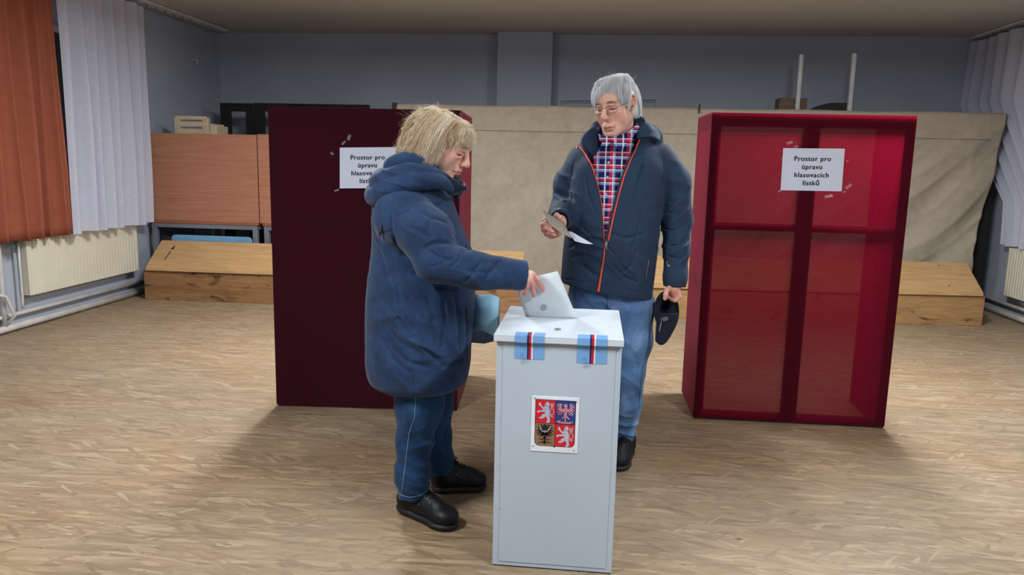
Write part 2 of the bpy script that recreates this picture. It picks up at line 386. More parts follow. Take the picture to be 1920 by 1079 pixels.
m_cl2=booth_cloth('crimson_cloth',(112,16,40),(132,8,36),.05,.5)
# ================================================================ ROOM
XL,XR,YB,YF,ZC=-4.48,4.09,9.0,-2.2,2.82
struct(MB().box((XL-.2,YF-.2,-.1),(XR+.2,YB+.2,0)),'floor',m_floor)
struct(MB().box((XL-.2,YF-.2,ZC),(XR+.2,YB+.2,ZC+.15)),'ceiling',m_ceil)
struct(MB().box((XL-.2,YB,0),(XR+.2,YB+.2,ZC)),'wall_back',m_wall)
struct(MB().box((XL-.2,YF-.2,0),(XR+.2,YF,ZC)),'wall_front',m_wall)
WL=(4.2,6.95,.95,2.45)
def wall_side(name,x0,x1,w):
    a,b,c,d=w
    struct(MB().box((x0,YF,0),(x1,a,ZC)).box((x0,b,0),(x1,YB,ZC)).box((x0,a,0),(x1,b,c)).box((x0,a,d),(x1,b,ZC)),name,m_wall)
wall_side('wall_left',XL-.2,XL,WL); WR=(4.5,7.9,.95,2.45); wall_side('wall_right',XR,XR+.2,WR)
struct(MB().box((-1.12,YB-.2,0),(-.5,YB,ZC)),'trim_1',m_wall,bevel=.006)
def window(n,x,w,s):
    a,b,c,d=w; r=thing('window_%d'%n,None,None,(x,(a+b)/2,c)); r['kind']='structure'
    m=MB(); e=.06
    ys=[a,a+(b-a)/3,a+2*(b-a)/3,b]
    m.box((x-.03,a,c),(x+.03,b,c+e)).box((x-.03,a,d-e),(x+.03,b,d))
    for y in ys: m.box((x-.03,min(max(y-e/2,a),b-e),c+e),(x+.03,min(max(y-e/2,a),b-e)+e,d-e))
    m.build('window_frame',m_white,r,bevel=.004)
    for i in range(3): MB().box((x-.006,ys[i]+e*.7,c+e),(x+.006,ys[i+1]-e*.7,d-e)).build('pane',m_glass,r)
window(1,XL-.12,WL,1); window(2,XR+.12,WR,-1)
# ================================================================ CURTAINS
def curtain(name,label,x,y0f,y1f,ztop,zbot,nf,amp,mat,seed,group=None,flare=.3,th=0):
    r=np.random.default_rng(seed); ph=np.cumsum(r.uniform(.5,1.5,nf*2+2)); ph=ph/ph[-1]
    am=r.uniform(.55,1.2,nf*2+2); rows=26; cols=nf*16
    G=np.zeros((rows,cols,3)); u=np.linspace(0,1,cols); s=np.interp(u,np.concatenate([[0],ph]),np.arange(nf*2+3))*math.pi
    A=np.interp(u,np.concatenate([[0],ph]),np.concatenate([[1],am]))
    for i,t in enumerate(np.linspace(0,1,rows)):
        z=ztop+(zbot-ztop)*t; ya,yb=y0f(z),y1f(z)
        w=.55+.45*t+.12*math.sin(3*t); dr=.25*np.sin(5*u*3+2.5*t+seed)*t
        G[i,:,0]=x+amp*w*A*np.sin(s+dr)+.012*np.sin(23*u+4*t); G[i,:,1]=ya+(yb-ya)*(u+.004*np.sin(s*2+1)*t); G[i,:,2]=z+(.006*np.sin(s*.5+seed) if i==rows-1 else 0)
    o=MB().grid(G).build(name,mat,smooth=True,solid=th); tag(o,label,'curtain',group); return o
curtain('opaque_curtain','orange opaque curtain hanging at the left edge in front of the window',-4.3,lambda z:4.2,lambda z:5.90+.03*(1-z/2.7),2.76,.715,11,.045,m_or,3,th=.002)
curtain('sheer_curtain','white sheer curtain hanging over the radiator beside the orange curtain',-4.28,lambda z:5.91,lambda z:7.08+.06*z/2.7,2.76,.718,6,.05,m_sheer,5)
XC=3.995
_e=[atX(*q,XC) for q in ((1878,464),(1885,380),(1804,201),(1825,56))]
def yedge(z): return float(np.interp(z,[p[2] for p in _e],[p[1] for p in _e]))
curtain('sheer_curtain','pale sheer curtain at the right edge in front of the right wall',XC,lambda z:5.9,yedge,2.76,.70,15,.05,m_sheer,9)
def rail(name,label,x,y0,y1,s):
    t=thing(name,label,'curtain rail',(x,y0,ZC-.04))
    MB().box((x-.045,y0,ZC-.028),(x+.045,y1,ZC-.004)).build('track',m_white,t,bevel=.004)
    m=MB()
    for y in np.arange(y0+.3,min(y1,y0+4),.16): m.box((x-.004,y-.004,ZC-.058),(x+.004,y+.004,ZC-.028))
    g=m.build('glider_row',m_grey,t); g['kind']='stuff'
rail('curtain_rail','white ceiling curtain rail above the orange and sheer curtains on the left',-4.28,4.0,8.75,1)
rail('curtain_rail','white ceiling curtain rail above the sheer curtain on the right',XC,5.7,8.95,-1)
# ================================================================ RADIATORS AND PIPES
def radiator(label,x,s,y0,y1,z0,z1):
    t=thing('radiator',label,'radiator',(x,(y0+y1)/2,z0)); xf=x; xb=x-s*.085
    n=int((y1-y0)/.044); pr=[]; 
    for i in range(n):
        a=y0+(y1-y0)*i/n; w=(y1-y0)/n; pr+=[(xf-s*.012,a),(xf-s*.012,a+w*.2),(xf,a+w*.38),(xf,a+w*.82)]
    pr+=[(xf-s*.012,y1),(xb,y1),(xb,y0)]
    MB().prism(pr,2,z0,z1).build('panel',m_rad,t,bevel=.002)
    m=MB(); 
    for i in range(60): 
        a=y0+.02+(y1-y0-.04)*i/60; m.box((min(xb,xf)+.02,a,z1),(max(xb,xf)-.02,a+.008,z1+.004))
    g=m.build('top_grille',m_rad,t)
    m=MB(); yv=y0-.05; xx=(xf+xb)/2
    m.tube([(xx,y0,z1-.05),(xx,yv,z1-.05)],.013); m.tube([(xx,yv,z1-.02),(xx,yv,z1-.09)],.022)
    m.build('valve',m_brass,t,smooth=True)
    MB().tube([(xx,yv,z1-.05),(xx,yv,z0+.1),(xx,yv,z0-.02),(xx-s*.004,yv,z0-.05),(xx-s*.004,yv,.165)],.011).build('riser_pipe',m_pipe,t,smooth=True)
    for y in (y0+.2,y1-.2): MB().box((min(xb,xb-s*.012),y-.015,z0+.1),(max(xb,xb-s*.012),y+.015,z0+.14)).build('bracket',m_white,t)
    return t
radiator('cream ribbed radiator below the white sheer curtain on the left wall',-4.375,1,*[atX(*q,-4.375)[1] for q in ((60,557),(262,507))],atX(160,531,-4.375)[2],.80)
radiator('cream ribbed radiator partly hidden under the sheer curtain on the right wall',3.985,-1,6.4,atX(1882,553,3.995)[1],atX(1900,559,3.995)[2],.685)
def floor_pipe(label,x,s,y0,y1,z,r=.022):
    o=MB().tube([(x,y0,z),(x,(y0+y1)/2,z+.003),(x,y1,z)],r,12).build('heating_pipe',m_pipe,smooth=True); tag(o,label,'pipe')
floor_pipe('lower thick white heating pipe along the foot of the left wall',XL+.05,1,3.5,7.24,.035,.028)
floor_pipe('upper thin white heating pipe along the foot of the left wall',XL+.035,1,3.5,7.24,.125,.017)
floor_pipe('lower thick white heating pipe along the foot of the right wall',XR-.05,-1,6.3,8.7,.035,.028)
floor_pipe('upper thin white heating pipe along the foot of the right wall',XR-.035,-1,6.3,8.7,.125,.017)
p=atX(5,540,XL+.06)
vp=MB().tube([(XL+.05,p[1],.03),(XL+.05,p[1],.30),(XL+.05,p[1],1.2),(XL+.05,p[1],ZC-.02)],.019,12).tube([(XL+.06,p[1]+.0,.07),(XL+.10,p[1]+.05,.14),(XL+.10,p[1]-.03,.30),(XL+.06,p[1]-.1,.33)],.014,10).build('riser_pipe',m_pipe,smooth=True,loc=(XL+.06,p[1],.03)); tag(vp,'white vertical riser pipe at the left edge below the orange curtain','pipe')
for nm,lab,q,x in (('wall_hook','small white hook on the left wall near the ceiling',(362,112),XL),('wall_hook','small white hook on the right wall near the ceiling',(1795,130),XR)):
    a=atX(*q,x); s=1 if x<0 else -1
    o=MB().tube([a,a+[s*.03,0,0],a+[s*.045,0,-.012],a+[s*.05,0,-.04],a+[s*.035,0,-.05]],.006,8).box(a-[.002,.012,.012],a+[.004,.012,.012]).build(nm,m_white,smooth=True); tag(o,lab,'hook')
# ================================================================ TABLES, UPTURNED TABLE TOPS
def low_table(label,x0,x1,y0,y1,z):
    t=thing('trestle_table',label,'table',((x0+x1)/2,(y0+y1)/2,0),'grey framed tables in the left corner')
    MB().box((x0,y0,z-.022),(x1,y1,z)).build('tabletop',m_edge,t,bevel=.003)
    for lo,hi in (((x0+.01,y0+.01,z-.066),(x1-.01,y0+.04,z-.022)),((x0+.01,y1-.04,z-.066),(x1-.01,y1-.01,z-.022)),((x0+.01,y0+.04,z-.066),(x0+.04,y1-.04,z-.022)),((x1-.04,y0+.04,z-.066),(x1-.01,y1-.04,z-.022))): MB().box(lo,hi).build('apron_rail',m_grey,t)
    for xx in (x0+.01,x1-.06):
        for yy in (y0+.01,y1-.06): MB().box((xx,yy,0),(xx+.05,yy+.05,z-.066)).build('leg',m_grey,t,bevel=.004)
def up_table(label,x0,x1,y,z0,z1):
    t=thing('upturned_table',label,'table',((x0+x1)/2,y,z0),'tables stood on edge in the left corner')
    MB().box((x0,y,z0),(x1,y+.024,z1)).build('tabletop',m_beech,t,bevel=.003)
    MB().box((x0+.05,y+.024,z0+.05),(x1-.05,y+.06,z0+.09)).build('apron_rail',m_grey,t); MB().box((x0+.05,y+.024,z1-.09),(x1-.05,y+.06,z1-.05)).build('apron_rail',m_grey,t)
    for xx in (x0+.05,x1-.09):
        for zz in (z0+.05,z1-.09): MB().box((xx,y+.06,zz),(xx+.04,y+.62,zz+.04)).build('leg',m_grey,t,bevel=.004)
YT=7.28
xa=at(277,300,YT)[0]+.0; xb_=at(480.5,300,YT)[0]
zt=at(380,416,YT)[2]
low_table('grey framed table under the wide upright beech tabletop, near the radiator',xa,xb_-.0,YT-.02,YT+.72,zt)
low_table('grey framed table half hidden behind the dark maroon booth',xb_+.05,xb_+1.1,YT-.02,YT+.72,zt)
up_table('wide orange beech tabletop stood on edge beside the sheer curtain',xa,xb_,YT+.01,zt,at(380,251,YT)[2])
up_table('orange beech tabletop on edge partly hidden by the dark maroon booth',xb_+.012,xb_+1.05,YT+.01,zt,at(500,252,YT)[2])
# beige slotted chair backs behind the tabletop
def kid_chair(label,x0,x1,y,ztop,zb):
    t=thing('stacking_chair',label,'chair',((x0+x1)/2,y+.2,zb),'beige chairs stacked behind the upright tabletops')
    m=MB(); hh=.34; zs=[ztop-hh,ztop-.125,ztop-.105,ztop-.055,ztop-.036,ztop]; w=(x1-x0)*.16
    m.box((x0+.01,y,zs[0]),(x1-.01,y+.018,zs[1])).box((x0+.01,y,zs[2]),(x1-.01,y+.018,zs[3])).box((x0+.01,y,zs[4]),(x1-.01,y+.018,zs[5]))
    for a,b in ((zs[1],zs[2]),(zs[3],zs[4])): m.box((x0+.01,y,a),(x0+w,y+.018,b)).box((x1-w,y,a),(x1-.01,y+.018,b))
    m.box((x0-.004,y,zs[0]),(x0+.01,y+.05,ztop-.012)).box((x1-.01,y,zs[0]),(x1+.004,y+.05,ztop-.012))
    m.build('backrest',m_beige,t,bevel=.004)
    MB().box((x0,y+.01,ztop-.36),(x1,y+.32,ztop-.34)).build('seat',m_beige,t,bevel=.006)
    for xx in (x0,x1-.03):
        for yy in (y+.012,y+.29): MB().box((xx,yy,zb),(xx+.03,yy+.03,ztop-.36)).build('leg',m_beige,t)
YC=YT+.13
c0=at(327,217,YC); c1=at(388,217,YC)
zzb=zt
kid_chair('beige slatted chair standing behind the wide upright tabletop, backrest slots showing',c0[0],c1[0],YC,c0[2],zzb)
MB2=MB(); c2=at(391,232,YC+.03); c3=at(406,245,YC+.03)
o=MB().box((c1[0]+.01,YC+.03,zzb),(c3[0],YC+.28,c2[2]-.02)).box((c1[0]+.01,YC+.03,c2[2]-.02),(c3[0]-.04,YC+.28,c2[2])).build('storage_block',m_beige,bevel=.006); tag(o,'low beige block beside the slatted beige chair on the table','block')
# black frames against the back wall
def bframe(label,p0,p1,y,op):
    a=at(p0,193,y); b=at(p1,194,y); z1=a[2]; z0=.02; m=MB(); x0,x1=a[0],b[0]; ox0=at(op[0],230,y)[0]; ox1=at(op[1],230,y)[0]; oz=at(op[0],op[2],y)[2]
    m.box((x0,y,z0),(ox0,y+.03,z1)).box((ox1,y,z0),(x1,y+.03,z1)).box((ox0,y,oz),(ox1,y+.03,z1)).box((ox0,y,z0),(ox1,y+.03,z0+.12))
    o=m.build('black_partition',m_black,bevel=.003); tag(o,label,'partition','black frames leaning at the back wall'); return o
bframe('tall black frame with open middle nearest the left wall corner',412,473,8.35,(433,461,209))
bframe('second tall black frame, mostly hidden by the dark maroon booth',475,534,8.35,(496,516,209))
a=at(536,195,8.38); b=at(692,199,8.38)
o=MB().box((a[0],8.38,.02),(b[0],8.41,a[2]-.012)).box((a[0],8.36,a[2]-.012),(b[0],8.43,a[2]+.004)).build('stage_board',m_black,bevel=.003); tag(o,'long black board whose top edge shows above the dark maroon booth','board')
# blue board, clutter
a=at(322,440,7.21); b=at(472,440,7.21); z0=.02; pts=[(a[0],z0),(b[0],z0)]; r=.04; zt2=a[2]
for k in range(7): q=math.pi/2*k/6; pts.append((b[0]-r+r*math.cos(q),zt2-r+r*math.sin(q)))
for k in range(7): q=math.pi/2*k/6+math.pi/2; pts.append((a[0]+r+r*math.cos(q),zt2-r+r*math.sin(q)))
o=MB().prism(pts,1,7.20,7.222).build('blue_board',m_blue,bevel=.004); tag(o,'light blue board with rounded corners standing behind the left bench','board')
for lab,x0,x1,y0,h,sh in (('dark folded gym mat under the first grey table',-4.28,-3.85,7.55,.5,0),('black crate under the first grey table beside the mat',-3.8,-3.5,7.6,.42,1),('black box under the second grey table',-3.1,-2.5,7.6,.5,2)):
    m=MB()
    if sh==0:
        for k in range(5): m.box((x0,y0,.004+k*h/5),(x1,y0+.4,.004+(k+.93)*h/5))
    else:
        m.box((x0,y0,.002),(x1,y0+.4,h-.03)).box((x0-.01,y0-.01,h-.06),(x1+.01,y0+.41,h))
        for k in range(4): m.box((x0+.03+k*.06,y0-.008,.06),(x0+.06+k*.06,y0,h-.1))
    o=m.build(('gym_mat','crate','crate')[sh],m_dark,bevel=.008); tag(o,lab,('mat','crate','box')[sh])
# ================================================================ LONG LOW BENCHES
def bench(label,p0,p1,zb,zf,zt,dy,mat_b):
    """p0,p1 floor points of the front face; base of height zb, sloping plank zf..zt"""
    p0=np.array(p0); p1=np.array(p1); u=(p1-p0); L=np.linalg.norm(u); u/=L; w=np.array([-u[1],u[0],0])
    t=thing('gym_bench',label,'bench',(p0+p1)/2)
    def B(m,x0,x1,prof):
        n=len(prof); v=[]
        for xx in (x0,x1): v+=[p0+u*xx+w*y+np.array([0,0,z]) for y,z in prof]
        m.add(v,[tuple(range(n)),tuple(range(2*n-1,n-1,-1))]+[(i,i+n,(i+1)%n+n,(i+1)%n) for i in range(n)])
    m=MB(); B(m,0,L,[(0,0),(.03,0),(.03,zb),(0,zb)]); m.build('front_board',mat_b,t,bevel=.004)
    m=MB(); B(m,0.0,L,[(dy,0),(dy+.03,0),(dy+.03,zb),(dy,zb)]); m.build('back_board',mat_b,t,bevel=.004)
    for x in (.0,L-.03):
        m=MB(); B(m,x,x+.03,[(.03,0),(dy,0),(dy,zb),(.03,zb)]); m.build('end_board',mat_b,t)
        q=x+.06 if x==0 else x-.06
        m=MB(); B(m,q,q+.03,[(.03,zb-.05),(dy,zb-.05),(dy,zt-.03),(dy-.03,zt-.03),(.03,zf-.01)]); m.build('bracket',mat_b,t)
    m=MB(); B(m,.03,L-.03,[(-.02,zf),(-.02,zf+.012),(dy+.0,zt+.02),(dy+.0,zt)][::-1] if False else [(-.02,zf-.012),(-.016,zf+.02),(dy+.0,zt),(dy+.004,zt-.032)]); m.build('seat_plank',m_plank,t,bevel=.004)
    return t,p0,u,w
g=at(269,562,6.85); g[2]=0
t,p0,u,w=bench('long low wooden bench with sloping plank behind the dark maroon booth',(-4.254,6.84,0),(-.585,6.92,0),.278,.295,.545,.30,m_rough)
# dark handle marks on the plank
m=MB(); zz=lambda s:.295+.02+(.545-.315)*(s+.02)/.32
for a,b,h in ((.07,.17,.008),(.19,.215,.02),(.22,.235,.012)):
    v=[p0+u*x+w*y+np.array([0,0,zz(y)+.003]) for x,y in ((.17-h/2+a*.12,a),(.17+h/2+a*.12,a),(.17+h/2+b*.12,b),(.17-h/2+b*.12,b))]; m.add(v,[(0,1,2,3)])
m.build('burn_mark',m_dark,t,solid=.002)
t,p0,u,w=bench('long low wooden bench with sloping plank behind the crimson booth',(.35,6.98,0),(3.60,7.26,0),.272,.290,.545,.30,m_rough2)
for x in np.arange(.4,3.2,.85):
    for y in (.05,.26):
        c=p0+u*x+w*y+np.array([0,0,.29+.02+(.545-.31)*(y+.02)/.32+.002]); MB().tube([c,c+np.array([0,0,.003])],.009,10).build('screw',m_grey,t)
# ================================================================ DRAPED EQUIPMENT
YD=7.95
xl=at(741,196,YD)[0]; xr=3.93; zt0=at(741,195,YD)[2]; zt1=at(1885,212,YD)[2]
t=thing('draped_screen','beige cloth draped over a long rack along the back wall','cloth-covered rack',((xl+xr)/2,YD+.1,0))
R_,Cn=90,420; G=np.zeros((R_,Cn,3)); us=np.linspace(0,1,Cn)
def nz(x,z,s):
    r=np.random.default_rng(s); o=0
    for k in range(9):
        a=r.uniform(-1,1); fx,fz=r.uniform(2,7)*(1 if k<5 else 2.2),r.uniform(.6,3)*(1 if k<5 else 2); o=o+np.sin(fx*x+fz*z+r.uniform(0,6)+1.3*np.sin(1.7*z+a*2+x*.7))*r.uniform(.4,1)/(1 if k<5 else 2)
    return o/4
for i in range(R_):
    s=i/(R_-1)
    ztop=zt0+(zt1-zt0)*us
    if s<.08: # lies over the top
        q=s/.08; G[i,:,1]=YD+.15-(.15)*q; G[i,:,2]=ztop+.004*np.sin(30*us)-(.0 if q<1 else .0); G[i,:,0]=xl+.02+(xr-xl-.02)*us
    else:
        q=(s-.08)/.92; z=ztop*(1-q)+.03*q
        x=xl+.02+(xr-xl-.02)*us; edge=np.interp(z,[0,.1,.6,.9,1.5,1.97],[3.80,3.80,3.74,3.80,3.90,3.93]); x=xl+.02+(edge-xl-.02)*us**1.0
        dep=.042*nz(x,z*1.3,11)*min(1,q*3+.15)+.02*np.sin(6*x+1.5*z)*q
        # long diagonal creases sweeping down to the left on the right half
        dg=(.35+.65*np.clip((x-1.2)/2,0,1))*.020*np.sin((x*1.0-z*1.1)*11+1.2*np.sin(z*3+x))*np.clip(q*3,0,1)
        fall=.018*np.clip(1-np.abs(x-(-.35)-.35*q)/.5,0,1)*np.sin((x+.3-q*.4)*18)
        bottom=.10*q**2
        right=.07*np.clip((us-.96)/.04,0,1)*(1+.5*np.sin(z*9))
        tt_=(x*.75-z*1.0+.10*np.sin(3*x+z)+.05*np.sin(7*z-4*x))/.23; rdg=(1-np.abs(np.sin(math.pi*tt_)))**2*(.4+.6*np.sin(2.1*x+3.3*z)**2)*.020*np.clip(q*4,0,1)*np.clip((x-.4)/1.5,.25,1); t2_=(x+.12*z+.06*np.sin(2.3*z+5*x))/.31; rdg=rdg+(1-np.abs(np.sin(math.pi*t2_)))**2*.014*np.clip((1.6-x)/1.2,0,1)*(.3+.7*np.sin(1.3*x+2.2*z)**2)
        G[i,:,1]=YD-dep-dg-fall-bottom-.02+right*.5-rdg; G[i,:,0]=x; G[i,:,2]=z+(.03*np.sin(9*x)+.02*np.sin(23*x))*(q>.99)
        seam=np.abs(z-(ztop-.255)); G[i,:,1]-=.006*(seam<.011)
MB().grid(G).build('cloth',m_drape,t,smooth=True,solid=.003)
# sewn hem line
m=MB(); 
for i in range(0,Cn-12,1):
    pass
sx=np.linspace(0.002,.985,200); k=0
pts=[]
for u_ in sx:
    j=int(u_*(Cn-1)); col=G[:,j]; zt_=zt0+(zt1-zt0)*u_-.255; ii=np.argmin(np.abs(col[8:,2]-zt_))+8; pts.append(col[ii]+np.array([0,-.003,0]))
MB().tube(pts,.0022,5).build('seam',plain('seam_thread',(96,88,78),.9),t)
MB().box((xl-.03,YD-.02,.0),(xl+.015,YD+.05,zt0+.012)).build('post',m_black,t,bevel=.003)
m=MB(); m.box((xl,YD+.08,zt0-.07),(xr-.25,YD+.12,zt0-.02)).box((xl,YD+.08,.3),(xr-.2,YD+.12,.36))
for x in np.linspace(xl+.1,xr-.32,5): m.box((x,YD+.08,0),(x+.05,YD+.14,zt0-.07))
m.build('rack',m_dark,t)
a=at(1311,205,YD-.03); MB().box((a[0]-.006,YD-.05,a[2]-.04),(a[0]+.006,YD-.04,a[2]+.05)).build('clip',m_dark,t)
# added dark block standing in for the shade in the gap behind the right edge
o=MB().box((3.82,8.02,0),(3.91,8.45,1.56)).box((3.82,8.01,1.56),(3.92,8.46,1.60)).build('gap_shade_block',m_dark,bevel=.005); tag(o,'added dark block standing in for shade in the gap right of the beige cloth','shade block')
# wooden block, pad, two white posts, wire
YP=8.25; zr=at(1485,204,YP)[2]-.05
rk=MB().box((.9,YP-.02,zr-.04),(3.0,YP+.35,zr)).box((.95,YP,0),(1.0,YP+.3,zr-.04)).box((2.9,YP,0),(2.95,YP+.3,zr-.04)).build('storage_shelf',m_dark); tag(rk,'dark shelf top hidden behind the beige cloth, under the white posts','shelf')
a=at(1461,184,YP+.1); b=at(1513,184,YP+.1)
o=MB().box((a[0],YP+.08,zr),(b[0],YP+.28,a[2])).build('wooden_block',wood('brown_block',(84,58,42),(104,74,54),(118,88,66),(3,9,9)),bevel=.004); tag(o,'brown wooden block above the cloth beside the left white post','block')
a=at(1514,198,YP+.1); b=at(1590,194,YP+.1); n=16; m=MB(); prof=[]
for k in range(n+1):
    u_=k/n; prof.append((a[0]+(b[0]-a[0])*u_,zr+.02+(b[2]-zr-.02)*min(1,math.sin(min(1,u_*1.6)*math.pi/2))))
prof=[(a[0],zr),]+prof+[(b[0],zr)]
o=MB().prism(prof[::-1],1,YP+.05,YP+.3).build('folded_pad',m_black,bevel=.01); tag(o,'black folded pad lying above the cloth between the white posts','pad')
for lab,q in (('left one of two slim white upright posts above the crimson booth',(1503.5,102)),('right one of two slim white upright posts above the crimson booth',(1603,100))):
    a=at(*q,YP); w_=.021
    o=MB().box((a[0]-w_,YP-.01,zr),(a[0]+w_*.4,YP+.04,a[2])).box((a[0]+w_*.4,YP,zr),(a[0]+w_,YP+.04,a[2]-.006)).build('white_post',m_white,bevel=.003); tag(o,lab,'post','slim white posts behind the cloth')
a=at(1052,190,8.6); b=at(1230,188,8.6)
o=MB().tube([(a[0],8.6,a[2]-.35),(a[0],8.6,a[2]),(b[0],8.6,b[2]),(b[0],8.6,b[2]-.35)],.006,8).tube([(a[0],8.6,a[2]-.02),(b[0],8.6,b[2]-.02)],.004,8).box((a[0]-.1,8.55,a[2]-.37),(b[0]+.1,8.8,a[2]-.35)).box((a[0],8.57,0),(a[0]+.05,8.78,a[2]-.37)).box((b[0]-.05,8.57,0),(b[0],8.78,a[2]-.37)).build('wire_rail',plain('dull_wire',(110,114,124),.5,.3),smooth=False); tag(o,'thin grey wire rail against the back wall behind the man','rail')
# ================================================================ VOTING BOOTHS
def booth(name,label,P,h,mat,group,tint_bars):
    """P: front-left, front-right, back-right, back-left floor corners"""
    P=[np.array(p+(0,),float) for p in P]; c=sum(P)/4; t=thing(name,label,'voting booth',c)
    def panel(a,b,nm,z0=.012):
        u=b-a; n=np.array([u[1],-u[0],0]); n/=np.linalg.norm(n); nx,nz_=24,30; G=np.zeros((nz_,nx,3)); r=np.random.default_rng(len(nm))
        for i in range(nz_):
            for j in range(nx):
                s=j/(nx-1); v=i/(nz_-1); w=math.sin(math.pi*s)*math.sin(math.pi*v)
                G[i,j]=a+u*s+np.array([0,0,z0+(h-z0)*v])+n*(.004+.003*w*math.sin(5*s+3*v+len(nm)))
        MB().grid(G).build(nm,mat,t,smooth=True)
    path=[P[3],P[0],P[1],P[2]]; cols=[]; mats_=[]
    for k in range(3):
        a,b_=path[k],path[k+1]; u=b_-a; n=np.array([u[1],-u[0],0]); n/=np.linalg.norm(n)
        for s in np.linspace(0,1,25)[(0 if k==0 else 1):]:
            cols.append([a+u*s+np.array([0,0,.012+(h-.012)*v])+n*(.004+.003*math.sin(math.pi*s)*math.sin(math.pi*v)*math.sin(5*s+3*v+k)) for v in np.linspace(0,1,30)]); mats_.append(k)
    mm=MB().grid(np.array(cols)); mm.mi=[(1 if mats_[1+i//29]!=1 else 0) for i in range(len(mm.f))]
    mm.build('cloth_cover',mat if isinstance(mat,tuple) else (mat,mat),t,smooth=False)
    W,D=tint_bars
    def bar(a,b,z0,z1,w0,w1,nm,inset):
        """lath along a->b between fractions w0,w1 and heights z0,z1"""
        u=b-a; n=np.array([-u[1],u[0],0]); n/=np.linalg.norm(n); q=[]
        for s in (w0,w1):
            for d in (inset,inset+.02):
                for z in (z0,z1): q.append(a+u*s+n*d+np.array([0,0,z]))
        MB().add(q,[(0,1,3,2),(4,6,7,5),(0,4,5,1),(2,3,7,6),(0,2,6,4),(1,5,7,3)]).build(nm,m_frame,t,bevel=.001)
    L=np.linalg.norm(P[1]-P[0]); e=W/L
    bar(P[0],P[1],.0,h-.004,.002,e,'post',.004); bar(P[0],P[1],.0,h-.004,1-e,.998,'post',.004)
    bar(P[0],P[1],.0,h-.004,.5-e*.85,.5+e*.85,'post',.004)
    for z0,z1 in ((0.0,.055),(h-.07,h-.004),(1.06,1.10)):
        bar(P[0],P[1],z0,z1,e,.5-e*.85,'rail',.004); bar(P[0],P[1],z0,z1,.5+e*.85,1-e,'rail',.004)
    for a,b in ((P[1],P[2]),(P[3],P[0])):
        back=(a is P[3]); l2=np.linalg.norm(b-a); e2=.04/l2
        s0=(0.01,e2) if back else (1-e2,.99)
        bar(a,b,0,h-.004,s0[0],s0[1],'post',.004)
        for z0,z1 in ((0.0,.05),(h-.06,h-.004),(.75,.79)): bar(a,b,z0,z1,e2 if back else .05,.95 if back else 1-e2,'rail',.005)
    return t
B1=[(-1.724,3.987),(-.708,4.068),(-.765,4.80),(-1.72,4.74)]
B2=[(.611,4.166),(1.636,4.182),(1.63,4.67),(.603,4.645)]
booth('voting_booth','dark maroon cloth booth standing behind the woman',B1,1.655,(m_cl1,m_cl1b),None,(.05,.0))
m_cl2b=booth_cloth('crimson_cloth_lit',(136,26,56),(130,14,40),.0,.15)  # side panels: same crimson cloth, direct light put into a brighter colour
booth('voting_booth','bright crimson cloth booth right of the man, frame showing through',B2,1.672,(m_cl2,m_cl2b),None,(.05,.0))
def text_mesh(lines,size,org,right,up,nrm,name,mat,parent,lead=1.75,bold=.012):
    verts=[];faces=[]; right,up,nrm=[np.array(x,float) for x in (right,up,nrm)]
    for i,s in enumerate(lines):
        cu=bpy.data.curves.new('t','FONT'); cu.body=s; cu.size=size; cu.align_x='CENTER'; cu.offset=bold*size*1.6; cu.resolution_u=4; cu.space_character=1.12
        ob=bpy.data.objects.new('t',cu); C.objects.link(ob); bpy.context.view_layer.update()
        me=bpy.data.meshes.new_from_object(ob.evaluated_get(bpy.context.evaluated_depsgraph_get()))
        n=len(verts)
        for kx,ky in ((-.022,0),(.022,0),(0,.012)):
            n=len(verts)
            for v in me.vertices: verts.append(np.array(org)+right*(v.co.x+kx*size)+up*(v.co.y+ky*size-i*size*lead)+nrm*(.0015+.0001*(kx>0)+.0002*(ky>0)))
            for p in me.polygons: faces.append(tuple(k+n for k in p.vertices))
        bpy.data.objects.remove(ob); bpy.data.meshes.remove(me)
    m=MB(); m.v=[tuple(v) for v in verts]; m.f=faces; m.mi=[0]*len(faces); return m.build(name,mat,parent)
def sign(label,corners,P0,P1,bits):
    """corners in pixels TL,TR,BR,BL projected on the cloth plane through P0,P1"""
    u=np.array([P1[0]-P0[0],P1[1]-P0[1],0]); u/=np.linalg.norm(u); n=np.array([u[1],-u[0],0]); p0=np.array([P0[0],P0[1],0])+n*.011
    def pr(q):
        d=fw+rt*(q[0]-960)/F-upv*(q[1]-539.5)/F; tt=((p0-OO)@n)/(d@n); return OO+d*tt
    c=[pr(q) for q in corners]; ce=sum(c)/4; t=thing('paper_sign',label,'sign',ce)
    G=np.zeros((8,12,3))
    for i in range(8):
        for j in range(12):
            s,v=j/11,i/7; G[i,j]=(c[0]*(1-s)+c[1]*s)*(1-v)+(c[3]*(1-s)+c[2]*s)*v+n*(.002*math.sin(s*3+v*2)*0)
    MB().grid(G).build('sheet',m_paper,t,solid=.0006)
    r=(c[1]-c[0]); w=np.linalg.norm(r); r/=w; upd=(c[0]-c[3]); h=np.linalg.norm(upd); upd/=h
    size=h*.158
    text_mesh(['Prostor pro','úpravu','hlasovacích','lístků'],size,ce+upd*h*.205-r*w*.01,r,upd,n,'lettering',m_ink,t,h*.192/size,.006)
    for (qx,qy,L,a,wd) in bits:
        b=pr((qx,qy)); dx=r*math.cos(a)+upd*math.sin(a); dy=-r*math.sin(a)+upd*math.cos(a); k=1/340
        v=[b+n*(.006+.004*(i==1))+dx*L*k*x*.75+dy*wd*k*y*.6 for i,(x,y) in enumerate(((-.5,-.5),(.5,-.4),(.5,.5),(-.5,.4)))]
        MB().add(v,[(0,1,2,3)]).build('tape',m_tape,t,solid=.0003)
